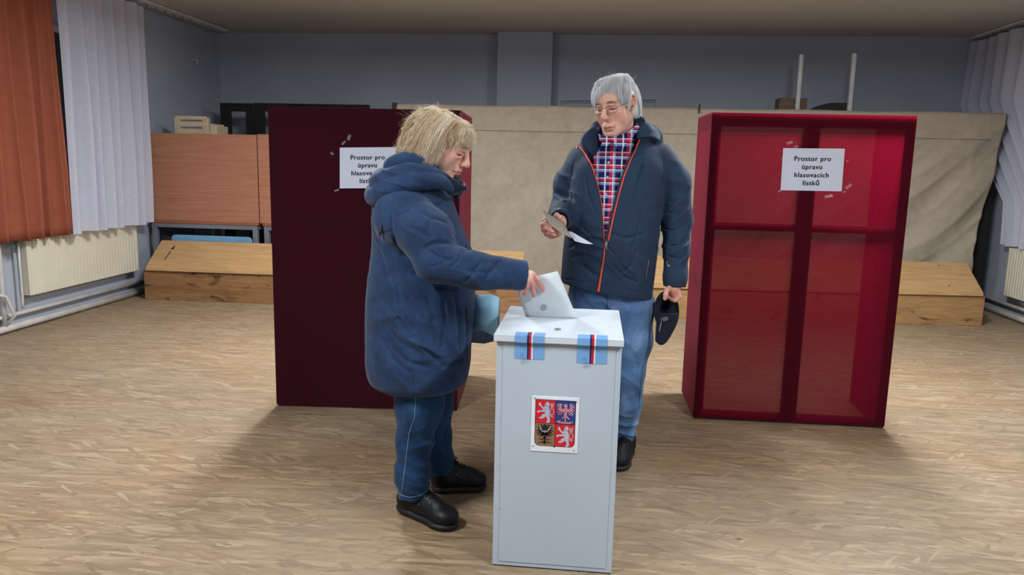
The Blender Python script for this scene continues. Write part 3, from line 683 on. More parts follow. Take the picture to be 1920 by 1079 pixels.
sign('white paper sign taped to the dark maroon booth behind the woman',[(637,277),(743,276),(744,353),(637,353.5)],B1[0],B1[1],[(645,268,12,.7,7),(623,288,9,-.8,7),(740,274,6,.8,5),(655,258,14,1.2,10),(632,357,12,.3,6)])
sign('white paper sign taped to the bright crimson booth',[(1468.5,278),(1584,279),(1578,359),(1463.5,357)],B2[0],B2[1],[(1491,276,10,.5,6),(1466,298,6,1.2,4),(1462,358,9,.6,5),(1582,360,7,.2,5),(1588,302,5,.3,4),(1480,268,14,.3,9),(1590,350,16,.7,9),(1553,368,18,.2,9)])
# ================================================================ BALLOT BOX
BX0,BX1,BY0,BY1,BZ=-.297,.117,2.456,2.93,.812
t=thing('ballot_box','white metal ballot box with two blue seals and a coat of arms','ballot box',((BX0+BX1)/2,(BY0+BY1)/2,0))
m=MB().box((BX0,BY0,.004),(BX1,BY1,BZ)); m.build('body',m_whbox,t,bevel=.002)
MB().box((BX0+.003,BY0+.003,0),(BX1-.003,BY1-.003,.004)).build('base',m_ink,t)
# door outline on the front: raised panel leaves a fine joint
MB().box((BX0+.022,BY0-.0022,.02),(BX1-.020,BY0,BZ-.004)).build('front_door',m_whbox,t,bevel=.0012)
LX0,LX1,LY0,LY1,LZ=-.305,.122,2.440,2.955,.832; SY0,SY1,SX0,SX1=2.757,2.772,-.229,-.034; z0=BZ-.002
lid=MB(); lid.box((LX0,LY0,LZ-.004),(LX1,SY0,LZ)).box((LX0,SY1,LZ-.004),(LX1,LY1,LZ)).box((LX0,SY0,LZ-.004),(SX0,SY1,LZ)).box((SX1,SY0,LZ-.004),(LX1,SY1,LZ))
lid.box((LX0,LY0,BZ-.002),(LX1,LY0+.004,LZ-.004)).box((LX0,LY1-.004,z0),(LX1,LY1,LZ-.004)).box((LX0,LY0+.004,z0),(LX0+.004,LY1-.004,LZ-.004)).box((LX1-.004,LY0+.004,z0),(LX1,LY1-.004,LZ-.004))
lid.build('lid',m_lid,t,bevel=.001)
m_chr=plain('chrome',(170,170,172),.2,.9)
lk=at(1046,616,2.56); yk=LY0+.115; xk=at(1046,616,yk)[0]
m=MB().tube([(xk,yk,LZ),(xk,yk,LZ+.004)],.0115,24); m.build('lock',m_chr,t,smooth=False)
MB().box((xk-.0015,yk-.006,LZ+.004),(xk+.0015,yk+.006,LZ+.0046)).build('keyhole',m_ink,t)
m=MB()
for q in ((948,612),(1020,583),(1130,590),(1110,584),(1092,603)):
    pass
m_pen=plain('pen_blue',(70,90,150),.5)
for x_,z_,l_ in ((BX0+.022,.215,.006),(BX0+.012,.36,.003),(BX0+.09,.47,.002)): MB().box((x_,BY0-.0028,z_),(x_+l_,BY0-.002,z_+.0016)).build('scuff_mark',m_grey,t)
for x_,y_,l_ in ((LX0+.06,LY0+.15,.012),(LX1-.05,LY0+.20,.012),(LX1-.09,LY0+.26,.010),(LX1-.016,LY0+.44,.008)): MB().box((x_,y_,LZ),(x_+l_,y_+.0016,LZ+.0004)).build('scuff_mark',m_grey,t)
m_seal=plain('seal_blue',(118,168,222),.35,var=.02); m_navy=plain('seal_navy',(26,32,92),.4); m_red=plain('seal_red',(190,24,46),.4); m_sw=plain('seal_white',(226,232,240),.4)
def seal(x0,x1,zb,yt,tilt):
    """adhesive seal folded from the lid top over its front edge and down the box"""
    prof=[(yt,LZ+.0008),(LY0-.0008,LZ+.0008),(LY0-.0012,BZ-.002),(BY0-.004,BZ-.010),(BY0-.0032,zb)]
    def strip(a,b,mat,nm,off):
        m=MB(); G=[]
        for i,(y,z) in enumerate(prof):
            sh=tilt*(i/4); y2=y-off if i>0 else y; z2=z+(off if i<2 else 0)
            G.append([(x0+(x1-x0)*a+sh,y2,z2),(x0+(x1-x0)*b+sh,y2,z2)])
        return m.grid(G).build(nm,mat,t)
    strip(0,1,m_seal,'seal',0); strip(.42,.48,m_navy,'seal_stripe',.0006); strip(.48,.56,m_red,'seal_stripe',.0006); strip(.56,.615,m_sw,'seal_stripe',.0006)
    # pen signature across the edge
    s=[(.18,.01),(.24,.035),(.32,.03),(.28,.0),(.20,-.008),(.26,-.014),(.36,.004),(.42,-.008),(.30,-.02),(.22,-.024),(.28,-.03),(.5,-.012),(.62,-.01)]
    pts=[(x0+(x1-x0)*(a*.8+.05)+tilt,BY0-.005,zb+z*.55+.002) for a,z in s]
    sm=[]
    for i in range(len(pts)-1):
        for k in range(4): sm.append(tuple(np.array(pts[i])*(1-k/4)+np.array(pts[i+1])*k/4))
    MB().tube(sm,.00035,5).build('signature',m_pen,t)
zb1=at(990,673.5,BY0)[2]; zb2=at(1110,682,BY0)[2]
seal(at(965,640,LY0)[0],at(1021,640,LY0)[0],zb1,LY0+.052,-.0005); seal(at(1083,640,LY0)[0],at(1139.5,640,LY0)[0],zb2,LY0+.058,.0)
# coat of arms plate
pTL=at(996,743,BY0); pTR=at(1086,745,BY0); pBL=at(995.5,844,BY0); 
px0=(pTL[0]+pBL[0])/2; px1=at(1085,795,BY0)[0]; pz1=(pTL[2]+pTR[2])/2; pz0=at(1040,848,BY0)[2]
def E_(u,v,l):  # u,v in tracing units of the plate: u 130..870, v 110..975
    return (px0+(px1-px0)*(u-118)/(884-118), BY0-.0045-l*.0006, pz1-(pz1-pz0)*(v-112)/(980-112))
plate=tag(MB().box((px0,BY0-.0045,pz0),(px1,BY0-.0022,pz1)).build('arms_plate',m_sw,t,bevel=.001))
e_red=plain('arms_red',(206,26,44),.35,var=.03); e_blue=plain('arms_blue',(30,62,128),.35); e_gold=plain('arms_gold',(138,112,82),.35); e_blk=plain('arms_black',(26,24,26),.4); e_sil=plain('arms_silver',(186,186,204),.35)
arm=MB()
def poly(pts,l,mi):
    tri=geometry.tessellate_polygon([[Vector((u,v,0)) for u,v in pts]]); arm.add([E_(u,v,l) for u,v in pts],[tuple(q) for q in tri],mi)
def stroke(pts,w,l,mi,taper=False):
    pts=[np.array(p,float) for p in pts]; n=len(pts)
    for i in range(n-1):
        d=pts[i+1]-pts[i]; d/=np.linalg.norm(d)+1e-9; q=np.array([-d[1],d[0]]); a=w*(1-.7*i/(n-1)) if taper else w; b=w*(1-.7*(i+1)/(n-1)) if taper else w
        poly([tuple(pts[i]-q*a/2-d*w*.15),tuple(pts[i+1]-q*b/2+d*w*.15),tuple(pts[i+1]+q*b/2+d*w*.15),tuple(pts[i]+q*a/2-d*w*.15)],l,mi)
c,mid=506,530
def corner(cx,cy,r,a0,a1): return [(cx+r*math.cos(math.radians(a0+(a1-a0)*k/8)),cy+r*math.sin(math.radians(a0+(a1-a0)*k/8))) for k in range(9)]
arm_sh=[(180,160),(832,160)]+corner(752,810,80,0,90)+[(c+16,890),(c,912),(c-16,890)]+corner(260,810,80,90,180)
poly(arm_sh,0,3)
poly([(188,168),(c-3,168),(c-3,mid-3),(188,mid-3)],1,0); poly([(c+3,168),(824,168),(824,mid-3),(c+3,mid-3)],1,1)
poly([(188,mid+3),(c-3,mid+3),(c-3,882)]+corner(260,812,70,90,180),1,2); poly([(c+3,mid+3),(824,mid+3)]+corner(754,812,70,0,90)+[(c+3,882)],1,0)
LION=[(240,205),(262,200),(285,245),(310,272),(338,262),(335,235),(345,207),(362,188),(374,196),(388,184),(400,198),(412,225),(402,260),(410,300),(414,350),(407,385),(422,440),(427,490),(400,514),(366,510),(360,495),(384,480),(374,430),(352,408),(335,430),(300,450),(255,452),(246,434),(270,418),(300,412),(284,395),(310,378),(346,375),(336,347),(300,345),(265,342),(240,362),(216,356),(213,335),(245,322),(285,320),(318,305),(295,290),(263,262),(238,236)]
def lion(du,dv):
    poly([(u+du,v+dv) for u,v in LION],2,4)
    for s in ([(408,372),(432,402),(458,420),(478,408)],[(455,418),(448,395),(428,370),(420,330),(430,298),(446,280)],[(452,392),(478,362),(484,325),(472,295),(452,276)],[(446,282),(434,252),(428,206)],[(452,278),(470,246),(476,200)],[(446,262),(452,236),(450,208)]):
        stroke([(u+du,v+dv) for u,v in s],11,2,4)
    stroke([(352+du,222+dv),(366+du,226+dv)],6,3,3); stroke([(330+du,290+dv),(360+du,330+dv)],4,3,3); stroke([(352+du,240+dv),(396+du,262+dv)],5,3,3)
    for a,b in (((352,190),(352,176)),((366,186),(370,172)),((384,184),(390,172))): stroke([(a[0]+du,a[1]+dv),(b[0]+du,b[1]+dv)],8,2,2)
lion(-2,8); lion(318,372)
# checkered eagle
parts=[[(668,225),(700,225),(705,290),(692,400),(665,420),(645,395),(650,290)]]
def inpoly(x,y,p):
    r=False; n=len(p)
    for i in range(n):
        x1,y1=p[i]; x2,y2=p[(i+1)%n]
        if (y1>y)!=(y2>y) and x<(x2-x1)*(y-y1)/(y2-y1+1e-9)+x1: r=not r
    return r
WING=[(650,300),(600,300),(596,260),(604,225),(590,205),(562,212),(556,240),(570,270),(562,300),(556,350),(580,400),(600,345),(612,385),(628,340),(640,372),(652,345)]
def capsd(x,y,a,b,r):
    a=np.array(a,float);b=np.array(b,float);q=np.array([x,y])-a;ba=b-a;tt=max(0,min(1,(q@ba)/(ba@ba)));return np.linalg.norm(q-ba*tt)<r
fe=[((590,225),(575,300),18),((575,300),(650,315),22),((568,215),(530,238),7),((562,250),(526,268),7),((560,285),(524,308),7),((566,320),(528,350),7),((585,330),(556,380),9),((615,335),(595,378),9)]
fe2=[((1336-a[0],a[1]),(1336-b[0],b[1]),r) for a,b,r in fe]
bodyc=[((668,235),(668,400),24),((652,232),(684,232),16),((650,400),(618,440),10),((684,400),(722,440),10),((668,400),(668,440),10),((668,440),(668,480),9),((545,492),(610,505),12),((610,505),(730,505),17),((730,505),(780,490),12),((560,480),(580,476),7)]
cs=21
allc=fe+fe2+bodyc; st=7
for iy in range(190,530,st):
    for ix in range(510,822,st):
        x,y=ix+st/2,iy+st/2
        if any(capsd(x,y,a,b,r) for a,b,r in allc):
            ck=(int((x-600)//cs)+int((y-200)//cs))%2; poly([(ix,iy),(ix+st,iy),(ix+st,iy+st),(ix,iy+st)],2,0 if ck else 4)
# black eagle with the crescent
for sx_ in (1,-1):
    f_=lambda u:345+sx_*(u-345)
    for k,(a,b) in enumerate([((300,560),(232,560)),((290,590),(215,600)),((280,620),(205,650)),((285,640),(212,692)),((300,655),(232,722)),((320,670),(262,735)),((332,680),(290,735))]):
        stroke([(f_(a[0]),a[1]),(f_((a[0]+b[0])/2),(a[1]+b[1])/2+4),(f_(b[0]),b[1])],30,2,3,True)
    stroke([(f_(345),745),(f_(300),790),(f_(270),770)],14,2,3); stroke([(f_(345),830),(f_(290),825),(f_(235),838)],20,2,3,True); stroke([(f_(262),765),(f_(240),800)],12,2,0)
poly([(310,575),(330,545),(345,540),(365,550),(385,580),(400,640),(375,700),(360,760),(362,850),(328,850),(332,760),(312,700),(290,640)],2,3)
stroke([(265,566),(272,610),(300,648),(345,668),(392,648),(422,610),(430,566)],15,3,4); stroke([(256,572),(276,556)],10,3,4); stroke([(420,566),(440,572)],10,3,4); stroke([(345,640),(345,668)],16,3,4)
arm.build('coat_of_arms',[e_red,e_blue,e_gold,e_blk,e_sil],plate)
for u,v in ((172,146),(845,174),(165,898),(820,932)): MB().tube([E_(u,v,0),tuple(np.array(E_(u,v,0))-np.array([0,.002,0]))],.0016,8).build('rivet',m_ink,plate)
# ================================================================ LIGHTS
def glow(name,s):
    t=NT(name); e=t.n('ShaderNodeEmission'); e.inputs[0].default_value=(.93,.97,1,1); e.inputs[1].default_value=s; t.l(e.outputs[0],t.out.inputs[0]); return t.m
m_glow=glow('lamp_diffuser',GLOW)
def lamp(x,y,pw,sx,sy,label):
    t=thing('ceiling_light',label,'ceiling light',(x,y,ZC-.24),'ceiling lights above the frame')
    MB().box((x-sx/2,y-sy/2,ZC-.20),(x+sx/2,y+sy/2,ZC-.10)).build('diffuser',m_glow,t)
    MB().box((x-sx/2-.01,y-sy/2-.01,ZC-.10),(x+sx/2+.01,y+sy/2+.01,ZC)).build('housing',m_white,t,bevel=.004)
    L=bpy.data.lights.new('lamp','AREA'); L.shape='RECTANGLE'; L.size=sx; L.size_y=sy; L.energy=pw; L.color=(.93,.97,1.0)
    o=bpy.data.objects.new('lamp',L); o.location=(x,y,ZC-.205); C.objects.link(o)
for x,y,p in ((-1.75,4.95,POW_B),(1.65,4.85,POW_B),(-1.75,1.2,POW_F),(1.65,1.2,POW_F)): lamp(x,y,p,.22,.9,'rectangular ceiling light above the frame')
w=bpy.data.worlds.new('night'); sc.world=w; w.use_nodes=True; w.node_tree.nodes['Background'].inputs[0].default_value=(.012,.016,.03,1); w.node_tree.nodes['Background'].inputs[1].default_value=.4
# ================================================================ PEOPLE
def skin_mat(name):
    t=NT(name); at_=t.n('ShaderNodeVertexColor'); at_.layer_name='tint'; k=t.coord(); v=t.noise(k,60,5,.6)
    c=t.mix(.18,at_.outputs[0],t.ramp(v.outputs[0],[(.35,(130,110,100)),(.65,(220,200,190))]),'OVERLAY')
    t.bsdf(c,.52,0,.4,0,.12); n=t.noise(k,220,3,.6); t.bump(n.outputs[0],.25,.0012); return t.m
SHEEN=.6
def hair_mat(name,c1,c2,c3):
    t=NT(name); a=t.n('ShaderNodeVertexColor'); a.layer_name='tint'; s=t.n('ShaderNodeSeparateColor'); t.l(a.outputs[0],s.inputs[0])
    col=t.ramp(s.outputs[0],[(.0,c1),(.45,c2),(1,c3)]); b=t.bsdf(col,.45,0,.4,SHEEN)
    b.inputs['Sheen Roughness'].default_value=.35
    tr=t.n('ShaderNodeBsdfTranslucent'); t.l(col,tr.inputs[0]); m=t.n('ShaderNodeMixShader'); m.inputs[0].default_value=.22; t.l(b.outputs[0],m.inputs[1]); t.l(tr.outputs[0],m.inputs[2]); t.l(m.outputs[0],t.out.inputs[0]); return t.m
def jeans_mat(name,c1,c2,c3,patch=None):
    t=NT(name); k=t.coord((1,1,.8)); a=t.noise(k,7,5,.6,.6); col=t.ramp(a.outputs[0],[(.3,c1),(.52,c2),(.75,c3)])
    if patch:
        g=t.noise(t.coord((1,1,.55)),4.5,3,.5); col=t.mix(t.ramp(g.outputs[0],[(.5,(0,0,0)),(.66,(150,150,150))]),col,patch)
    f=t.noise(t.coord((1,1,.35)),420,2,.7); col=t.mix(.3,col,t.ramp(f.outputs[0],[(.3,(70,80,95)),(.7,(190,200,215))]),'OVERLAY')
    t.bsdf(col,.9,0,.2,.1); w=t.noise(t.coord((1,1,1.6)),15,4,.55,1.0); p=t.bump(w.outputs[0],.35,.008); t.bump(f.outputs[0],.2,.001,p); return t.m
def plaid():
    t=NT('plaid_shirt'); tc=t.n('ShaderNodeTexCoord'); s=t.n('ShaderNodeSeparateXYZ'); t.l(tc.outputs['Object'],s.inputs[0])
    def stripes(o,period,ph,cols):
        m=t.n('ShaderNodeMath',operation='MULTIPLY_ADD'); m.inputs[1].default_value=1/period; m.inputs[2].default_value=ph; t.l(o,m.inputs[0])
        f=t.n('ShaderNodeMath',operation='FRACT'); t.l(m.outputs[0],f.inputs[0])
        return t.ramp(f.outputs[0],cols,'CONSTANT')
    a=stripes(s.outputs[0],.070,.60,[(0,(16,28,80)),(.30,(16,28,80)),(.31,(236,236,244)),(.39,(236,236,244)),(.40,(16,28,80)),(.60,(16,28,80)),(.61,(210,40,66)),(.80,(210,40,66)),(.81,(236,236,244)),(.86,(236,236,244)),(.87,(130,160,212)),(.96,(130,160,212)),(.97,(16,28,80))]); b=stripes(s.outputs[2],.056,.1,[(0,(16,28,80)),(.38,(16,28,80)),(.39,(130,160,212)),(.53,(130,160,212)),(.54,(236,236,244)),(.60,(236,236,244)),(.61,(16,28,80)),(.70,(16,28,80)),(.71,(210,40,66)),(.88,(210,40,66)),(.89,(236,236,244)),(.95,(236,236,244)),(.96,(16,28,80))]); col=t.mix(.5,a,b); col=t.mix(.25,col,t.mix(1,a,b,'LIGHTEN'))
    t.bsdf(col,.85,0,.2); w=t.noise(t.coord(),22,3); t.bump(w.outputs[0],.3,.006); return t.m
def face(S,fr,male=True,dz=0.,cz=.030,cr=.080):
    """head in its own frame: x to the person's right, y out of the face, z up"""
    old=S.fr; S.fr=fr; w=1.0 if male else .96
    S.ell((0,-.012,cz),(.075*w,.098,cr),.02); S.ell((0,.028,-.035),(.057*w,.060,.078),.03)
    S.ell((0,.055,-.085+dz),(.034,.030,.028),.03); S.cap((-.052*w,.0,-.062+dz*.5),(-.015,.070,-.100+dz),.020,.016,.03); S.cap((.052*w,.0,-.062+dz*.5),(.015,.070,-.100+dz),.020,.016,.03)
    for s in (-1,1):
        S.ell((s*.040*w,.062,-.024),(.020,.020,.020),.022); S.cap((s*.010,.086,.027),(s*.045*w,.070,.029),.010,.008,.016)
    S.ell((0,.076,.055),(.045,.020,.035),.03)
    for s in (-1,1):
        S.ell((s*.032*w,.098,.004),(.019,.018,.013),.010,'-'); S.ell((s*.031*w,.0755,.003),(.0145,.0145,.0125),.003)
        S.cap((s*.018*w,.0880,-.0035),(s*.044*w,.0795,-.0035),.0022,.0014,.003); S.cap((s*.019*w,.091,.0125),(s*.045*w,.083,.011),.0030,.0022,.006)
        S.cap((s*.020*w,.0905,-.0065),(s*.043*w,.0815,-.008),.0011,.0011,.003,'-')      # lid line
        S.cap((s*.018*w,.0885,-.016),(s*.040*w,.080,-.019),.004,.004,.010)               # eye bag
        S.line([(s*.017,.094,-.018),(s*.028,.0885,-.026),(s*.042,.080,-.024)],[.0018,.0018,.0012] if male else .0010,.004,'-')
    S.cap((0,.087,.022),(0,.113,-.026),.0075,.0105,.012); S.ell((0,.113,-.034),(.0140,.0135,.0125) if male else (.0125,.0125,.0115),.008)
    for s in (-1,1): S.ell((s*.044,.045,-.046),(.022,.026,.030),.02)
    for s in (-1,1):
        S.ell((s*.0125,.103,-.037),(.0075,.0105,.0078),.006); S.ell((s*.0065,.107,-.0475),(.0035,.0055,.003),.003,'-')
    S.ell((0,.088,-.065+dz),(.026,.014,.020),.016)
    lr=.75 if male else 1
    S.cap((-.021,.0905,-.0665+dz),(-.004,.0995,-.0635+dz),.0028*lr,.0040*lr,.006); S.cap((.021,.0905,-.0665+dz),(.004,.0995,-.0635+dz),.0028*lr,.0040*lr,.006)
    S.cap((-.018,.0915,-.0725+dz),(0,.0970,-.0740+dz),.0032*lr,.0052*lr,.006); S.cap((.018,.0915,-.0725+dz),(0,.0970,-.0740+dz),.0032*lr,.0052*lr,.006)
    S.line([(-.029,.086,-.0725+dz),(-.012,.0990,-.0690+dz),(.012,.0990,-.0690+dz),(.029,.086,-.0725+dz)],.0015,.003,'-')
    S.cap((-.012,.094,-.088+dz),(.012,.094,-.088+dz),.004,.004,.010,'-')
    for s in (-1,1):
        S.line([(s*.018,.100,-.036),(s*.029,.092,-.054+dz*.5),(s*.036,.080,-.074+dz)],[.0026,.0026,.0014] if male else [.0014,.0014,.0010],.007,'-')
        S.line([(s*.026,.089,-.073+dz),(s*.031,.080,-.090+dz)],.0012,.006,'-')
        S.line([(s*.072*w,.002,-.010),(s*.084*w,-.014,-.002),(s*.086*w,-.016,.008)],[.010,.011,.010],.008)
        S.ell((s*.0905*w,-.008,.000),(.0075,.011,.020),.004,'-'); S.line([(s*.078*w,.006,.016),(s*.087*w,-.006,.029),(s*.093*w,-.022,.022),(s*.092*w,-.028,.002),(s*.084*w,-.016,-.022),(s*.078*w,-.004,-.034)],[.0035,.0042,.0045,.0042,.0045,.0060],.004)
        S.ell((s*.0775*w,.006,-.005),(.005,.006,.007),.003)
    S.fr=old
def hand_chain(S,pts,r0,r1,k=.004):
    n=len(pts)-1
    S.line(pts,[r0+(r1-r0)*i/n for i in range(n+1)],k)
def face_tint(v,fr,base,blush,lip,extra=None,w=1.0,dz=0.):
    L=(v-fr.t)@fr.R; c=np.tile(np.array(lin(base)[:3]),(len(v),1)); b=np.array(lin(blush)[:3]); l=np.array(lin(lip)[:3])
    def blend(m,col,a):
        m=np.clip(m,0,1)[:,None]*a; return c*(1-m)+col*m
    g=lambda p,r:np.exp(-(((L-np.array(p))/np.array(r))**2).sum(1))
    for s in (-1,1):
        c=blend(g((s*.040,.072,-.022),(.02,.03,.02)),b,.45); c=blend(g((s*.082,-.01,0),(.012,.03,.035)),b,.6)
        c=blend(g((s*.030,.084,.0),(.018,.015,.012)),b*.8,.25)
        c=blend(g((s*.031,.088,-.0055),(.016,.012,.0028)),np.array(lin((62,42,38))[:3]),.9); c=blend(g((s*.030,.088,.010),(.017,.014,.0022)),np.array(lin((120,78,66))[:3]),.6); c=blend(g((s*.032,.086,-.022),(.016,.014,.0022)),np.array(lin((150,100,88))[:3]),.45)  # lid and eye-bag creases: shade painted into the skin tint
        c=blend(g((s*.031,.090,.024),(.019,.02,.0038)),np.array(lin((128,108,98))[:3]),.75)
    c=blend(g((0,.04,-.10),(.06,.08,.022)),c.mean(0)*.86,.5); c=blend(g((0,.115,-.035),(.014,.02,.014)),b,.5); c=blend(g((0,.098,-.069+dz),(.022,.02,.0075)),l,.9); c=blend(g((0,.1,-.0695+dz),(.028,.025,.0020)),l*.30,.95)  # includes a dark mouth line, shade between the lips painted in
    for s in (-1,1): c=blend(g((s*.030,.091,-.055+dz*.5),(.0035,.012,.014)),np.array(lin((150,98,84))[:3]),.5); c=blend(g((s*.0065,.108,-.0475),(.0035,.006,.0025)),np.array(lin((70,35,32))[:3]),.8)  # smile folds and nostrils darkened, their shade painted into the tint
    if extra is not None: c=extra(v,c,b)
    return c
def grow(S,fr,roots,comb,K,step,lift,curl=0,cf=60,seed=0,ground=None,wild=None):
    """comb strands over the surface of S from roots (world) following comb(local)->local direction"""
    r=np.random.default_rng(seed); P=roots.copy(); N=len(P); out=[P.copy()]; ph=r.uniform(0,6.28,(N,2)); lift=np.asarray(lift)
    for i in range(1,K):
        L=(P-fr.t)@fr.R; d=comb(L,i/K)@fr.R.T; d/=np.linalg.norm(d,axis=1,keepdims=True)+1e-9
        g=S.grad(P.astype(np.float32)); g/=np.linalg.norm(g,axis=1,keepdims=True)+1e-9
        d=d-g*(d*g).sum(1,keepdims=True)*.85; d/=np.linalg.norm(d,axis=1,keepdims=True)+1e-9
        if curl:
            sd=np.cross(d,g); d=d+sd*curl*np.sin(ph[:,:1]+i*cf*step)+g*curl*.5*np.cos(ph[:,1:]+i*cf*step*1.1)
        if wild is not None: d=d+g*wild[:,None]*(i/K)
        P=P+d*step; dd=S(P.astype(np.float32)); tgt=lift*(.35+.65*min(1,i/3)); 
        cor=(tgt-dd)*.6 if wild is None else np.where(wild>.3,0,(tgt-dd)*.6)
        P=P+g*cor[:,None]; out.append(P.copy())
    return np.stack(out,1)
def seam_line(S,pts,dirv,name,mat,parent,r=.0016,off=-.0005,sub=8,back=.4):
    dirv=np.array(dirv,float); dirv/=np.linalg.norm(dirv); P=[]
    for i in range(len(pts)-1):
        for k in range(sub):
            p=np.array(pts[i])*(1-k/sub)+np.array(pts[i+1])*k/sub; P.append(S.snap(p-dirv*back,dirv,back+.5)+dirv*off)
    P.append(S.snap(np.array(pts[-1])-dirv*back,dirv,back+.5)+dirv*off)
    if name is None: return P
    return MB().tube(P,r,6).build(name,mat,parent,smooth=True)
def creases(fs):
    """fs rows: (center, extent radius, direction across the folds, wavelength, height, warp)"""
    def fn(P):
        d=np.zeros(len(P),np.float32)
        for c,R,dv,wl,am,wp in fs:
            q=P-np.array(c,np.float32); g=np.exp(-(q**2).sum(1)/R**2); dv=np.array(dv,np.float32); dv/=np.linalg.norm(dv)
            o=wp*(np.sin(q[:,0]*13+q[:,2]*9+q[:,1]*7+c[0]*9)+.6*np.sin(q[:,2]*21-q[:,0]*17+q[:,1]*11)); t=(q@dv+o)/wl
            r=1-np.abs(np.sin(math.pi*t)); m=.5+.5*np.sin(q[:,0]*19+q[:,2]*15+q[:,1]*9+1.7); d-=g*am*(1.5*r**1.6*m-.35)
        return d
    return fn
def locks(P0,P1,P2,K,amp,wl,S=None,mind=.002,seed=0,coh=60,jit=.0):
    r=np.random.default_rng(seed); t=np.linspace(0,1,K)[None,:,None]; P0,P1,P2=[x[:,None] for x in (P0,P1,P2)]
    P=P0*(1-t)**2+2*P1*t*(1-t)+P2*t*t; L=np.linalg.norm(np.diff(P,axis=1),axis=2).sum(1)[:,None,None]
    T=np.gradient(P,axis=1); T/=np.linalg.norm(T,axis=2,keepdims=True)+1e-9; A1=np.cross(T,np.array([.3,.2,.93])); A2_=np.cross(T,A1)
    ph=np.sin(P2[:,:,:1]*coh)*2+np.sin(P2[:,:,2:]*coh)*2+r.uniform(-.5,.5,(len(P),1,1))
    w=amp*(.35+.9*t)*np.minimum(1,t*4); P=P+A1*w*np.sin(2*math.pi*L*t/wl+ph)+A2_*w*.6*np.cos(2*math.pi*L*t/wl*1.1+ph)+r.normal(size=(len(P),1,3))*jit
    if S is not None:
        for _ in range(2):
            f=P.reshape(-1,3).astype(np.float32); dd=S(f); g=S.grad(f); g/=np.linalg.norm(g,axis=1,keepdims=True)+1e-9
            P=(f+g*np.maximum(mind-dd,0)[:,None]).reshape(P.shape)
    return P
m_lg0=plain('eyelet_metal',(170,174,180),.35,.6)
def shoe(name,label,heel,toe,ztop,wd,parent,mat,msole,h=.003,lace=True):
    heel=np.array(heel,float); toe=np.array(toe,float); u=toe-heel; L=np.linalg.norm(u); u/=L; R=np.stack([np.array([u[1],-u[0],0]),u,np.array([0,0,1.])],1)
    c=(heel+toe)/2; S=SDF(); S.fr=Frame((heel[0],heel[1],0),R)
    S.ell((0,L*.80,.045),(wd*.50,L*.20,.040),.02); S.ell((0,L*.50,.055),(wd*.44,L*.30,.050),.03); S.ell((0,L*.20,.055),(wd*.40,L*.19,.052),.03)
    S.cap((0,L*.20,.06),(0,L*.22,ztop),.042,.046,.03); S.cap((0,L*.72,.075),(0,L*.32,ztop-.01),.020,.030,.02)
    S.cap((-wd*.5,L*.66,.090),(wd*.5,L*.66,.090),.0012,.0012,.004,'-') ; S.line([(-wd*.46,L*.60,.075),(0,L*.70,.092),(wd*.46,L*.60,.075)],.0018,.003,'-')
    S.line([(wd*.46,L*.3,.050),(wd*.47,L*.62,.045),(wd*.44,L*.8,.052)],.0015,.003,'-')
    S.plane(S.fr.p((0,0,.022)),(0,0,-1),0,0) ; up=sculpt(S,name,mat,h,parent); up['label']=label
    T=SDF(); T.fr=S.fr; T.ell((0,L*.76,.016),(wd*.54,L*.245,.022),.01); T.ell((0,L*.45,.016),(wd*.45,L*.34,.022),.02); T.ell((0,L*.20,.018),(wd*.44,L*.205,.024),.02)
    T.plane((0,0,.002),(0,0,-1),0,0); T.plane((0,0,.032),(0,0,1),0,0)
    so=sculpt(T,'sole',msole,h,up)
    if lace:
        m=MB()
        for i in range(5):
            y=L*(.62-.055*i); a=S.snap(S.fr.p((-.022,y,.25)),(0,0,-1)); b=S.snap(S.fr.p((0,y-.006,.25)),(0,0,-1)); cc=S.snap(S.fr.p((.022,y,.25)),(0,0,-1))
            m.tube([a+[0,0,.001],b+[0,0,.003],cc+[0,0,.001]],.0028,6)
        for i in range(3):
            e_=S.snap(S.fr.p((.2,L*(.50-.06*i),.078+.006*i)),-S.fr.R[:,0],.3); MB().tube([e_,e_+S.fr.R[:,0]*.0012],.0022,8).build('eyelet',m_lg0,up)
        b=S.snap(S.fr.p((0,L*.40,.3)),(0,0,-1))
        for s in (-1,1): m.tube([b,b+S.fr.R@np.array([s*.02,.004,.010]),b+S.fr.R@np.array([s*.036,.012,-.004]),b+S.fr.R@np.array([s*.02,.02,-.004]),b+[0,0,.002]],.0024,6)
        q=m.build('laces',mat,up,smooth=True); q['kind']='stuff'
    return up
m_skin=skin_mat('skin')
def brows(B,fr,w,mat,mlash,par,N,thick,seed):
    r=np.random.default_rng(seed)
    for s in (-1,1):
        t=r.uniform(0,1,N); x=s*(.014+.034*t)*w; z=.0245+.0045*np.sin(math.pi*np.minimum(1,t*1.15))-.003*t+r.uniform(-.0022,.0022,N); y=np.full(N,.112)
        root=[]; 
        for i in range(N):
            root.append(B.snap(fr.p((x[i],y[i],z[i])),-fr.R[:,1],.06))
        root=np.array(root); dr=(np.stack([s*(.6+.5*t),.35+0*t,.55-.9*t],1))@fr.R.T; dr/=np.linalg.norm(dr,axis=1,keepdims=True)
        P=np.stack([root,root+dr*.0035+fr.R[:,1]*.0006,root+dr*.0070+fr.R[:,1]*.0002],1); q=strands(P,thick,'eyebrow',mat,par,shade=-.1); q['kind']='stuff'
        L=[B.snap(fr.p((s*xx*w,.112,zz)),-fr.R[:,1],.06)+fr.R[:,1]*.0004 for xx,zz in ((.019,-.0045),(.025,-.0072),(.032,-.0084),(.039,-.0078),(.045,-.0050))]
        MB().tube(L,[.0005,.0009,.0010,.0010,.0006],6).build('eyelashes',mlash,par,smooth=True)
m_lash=plain('dark_lashes',(58,42,38),.7)
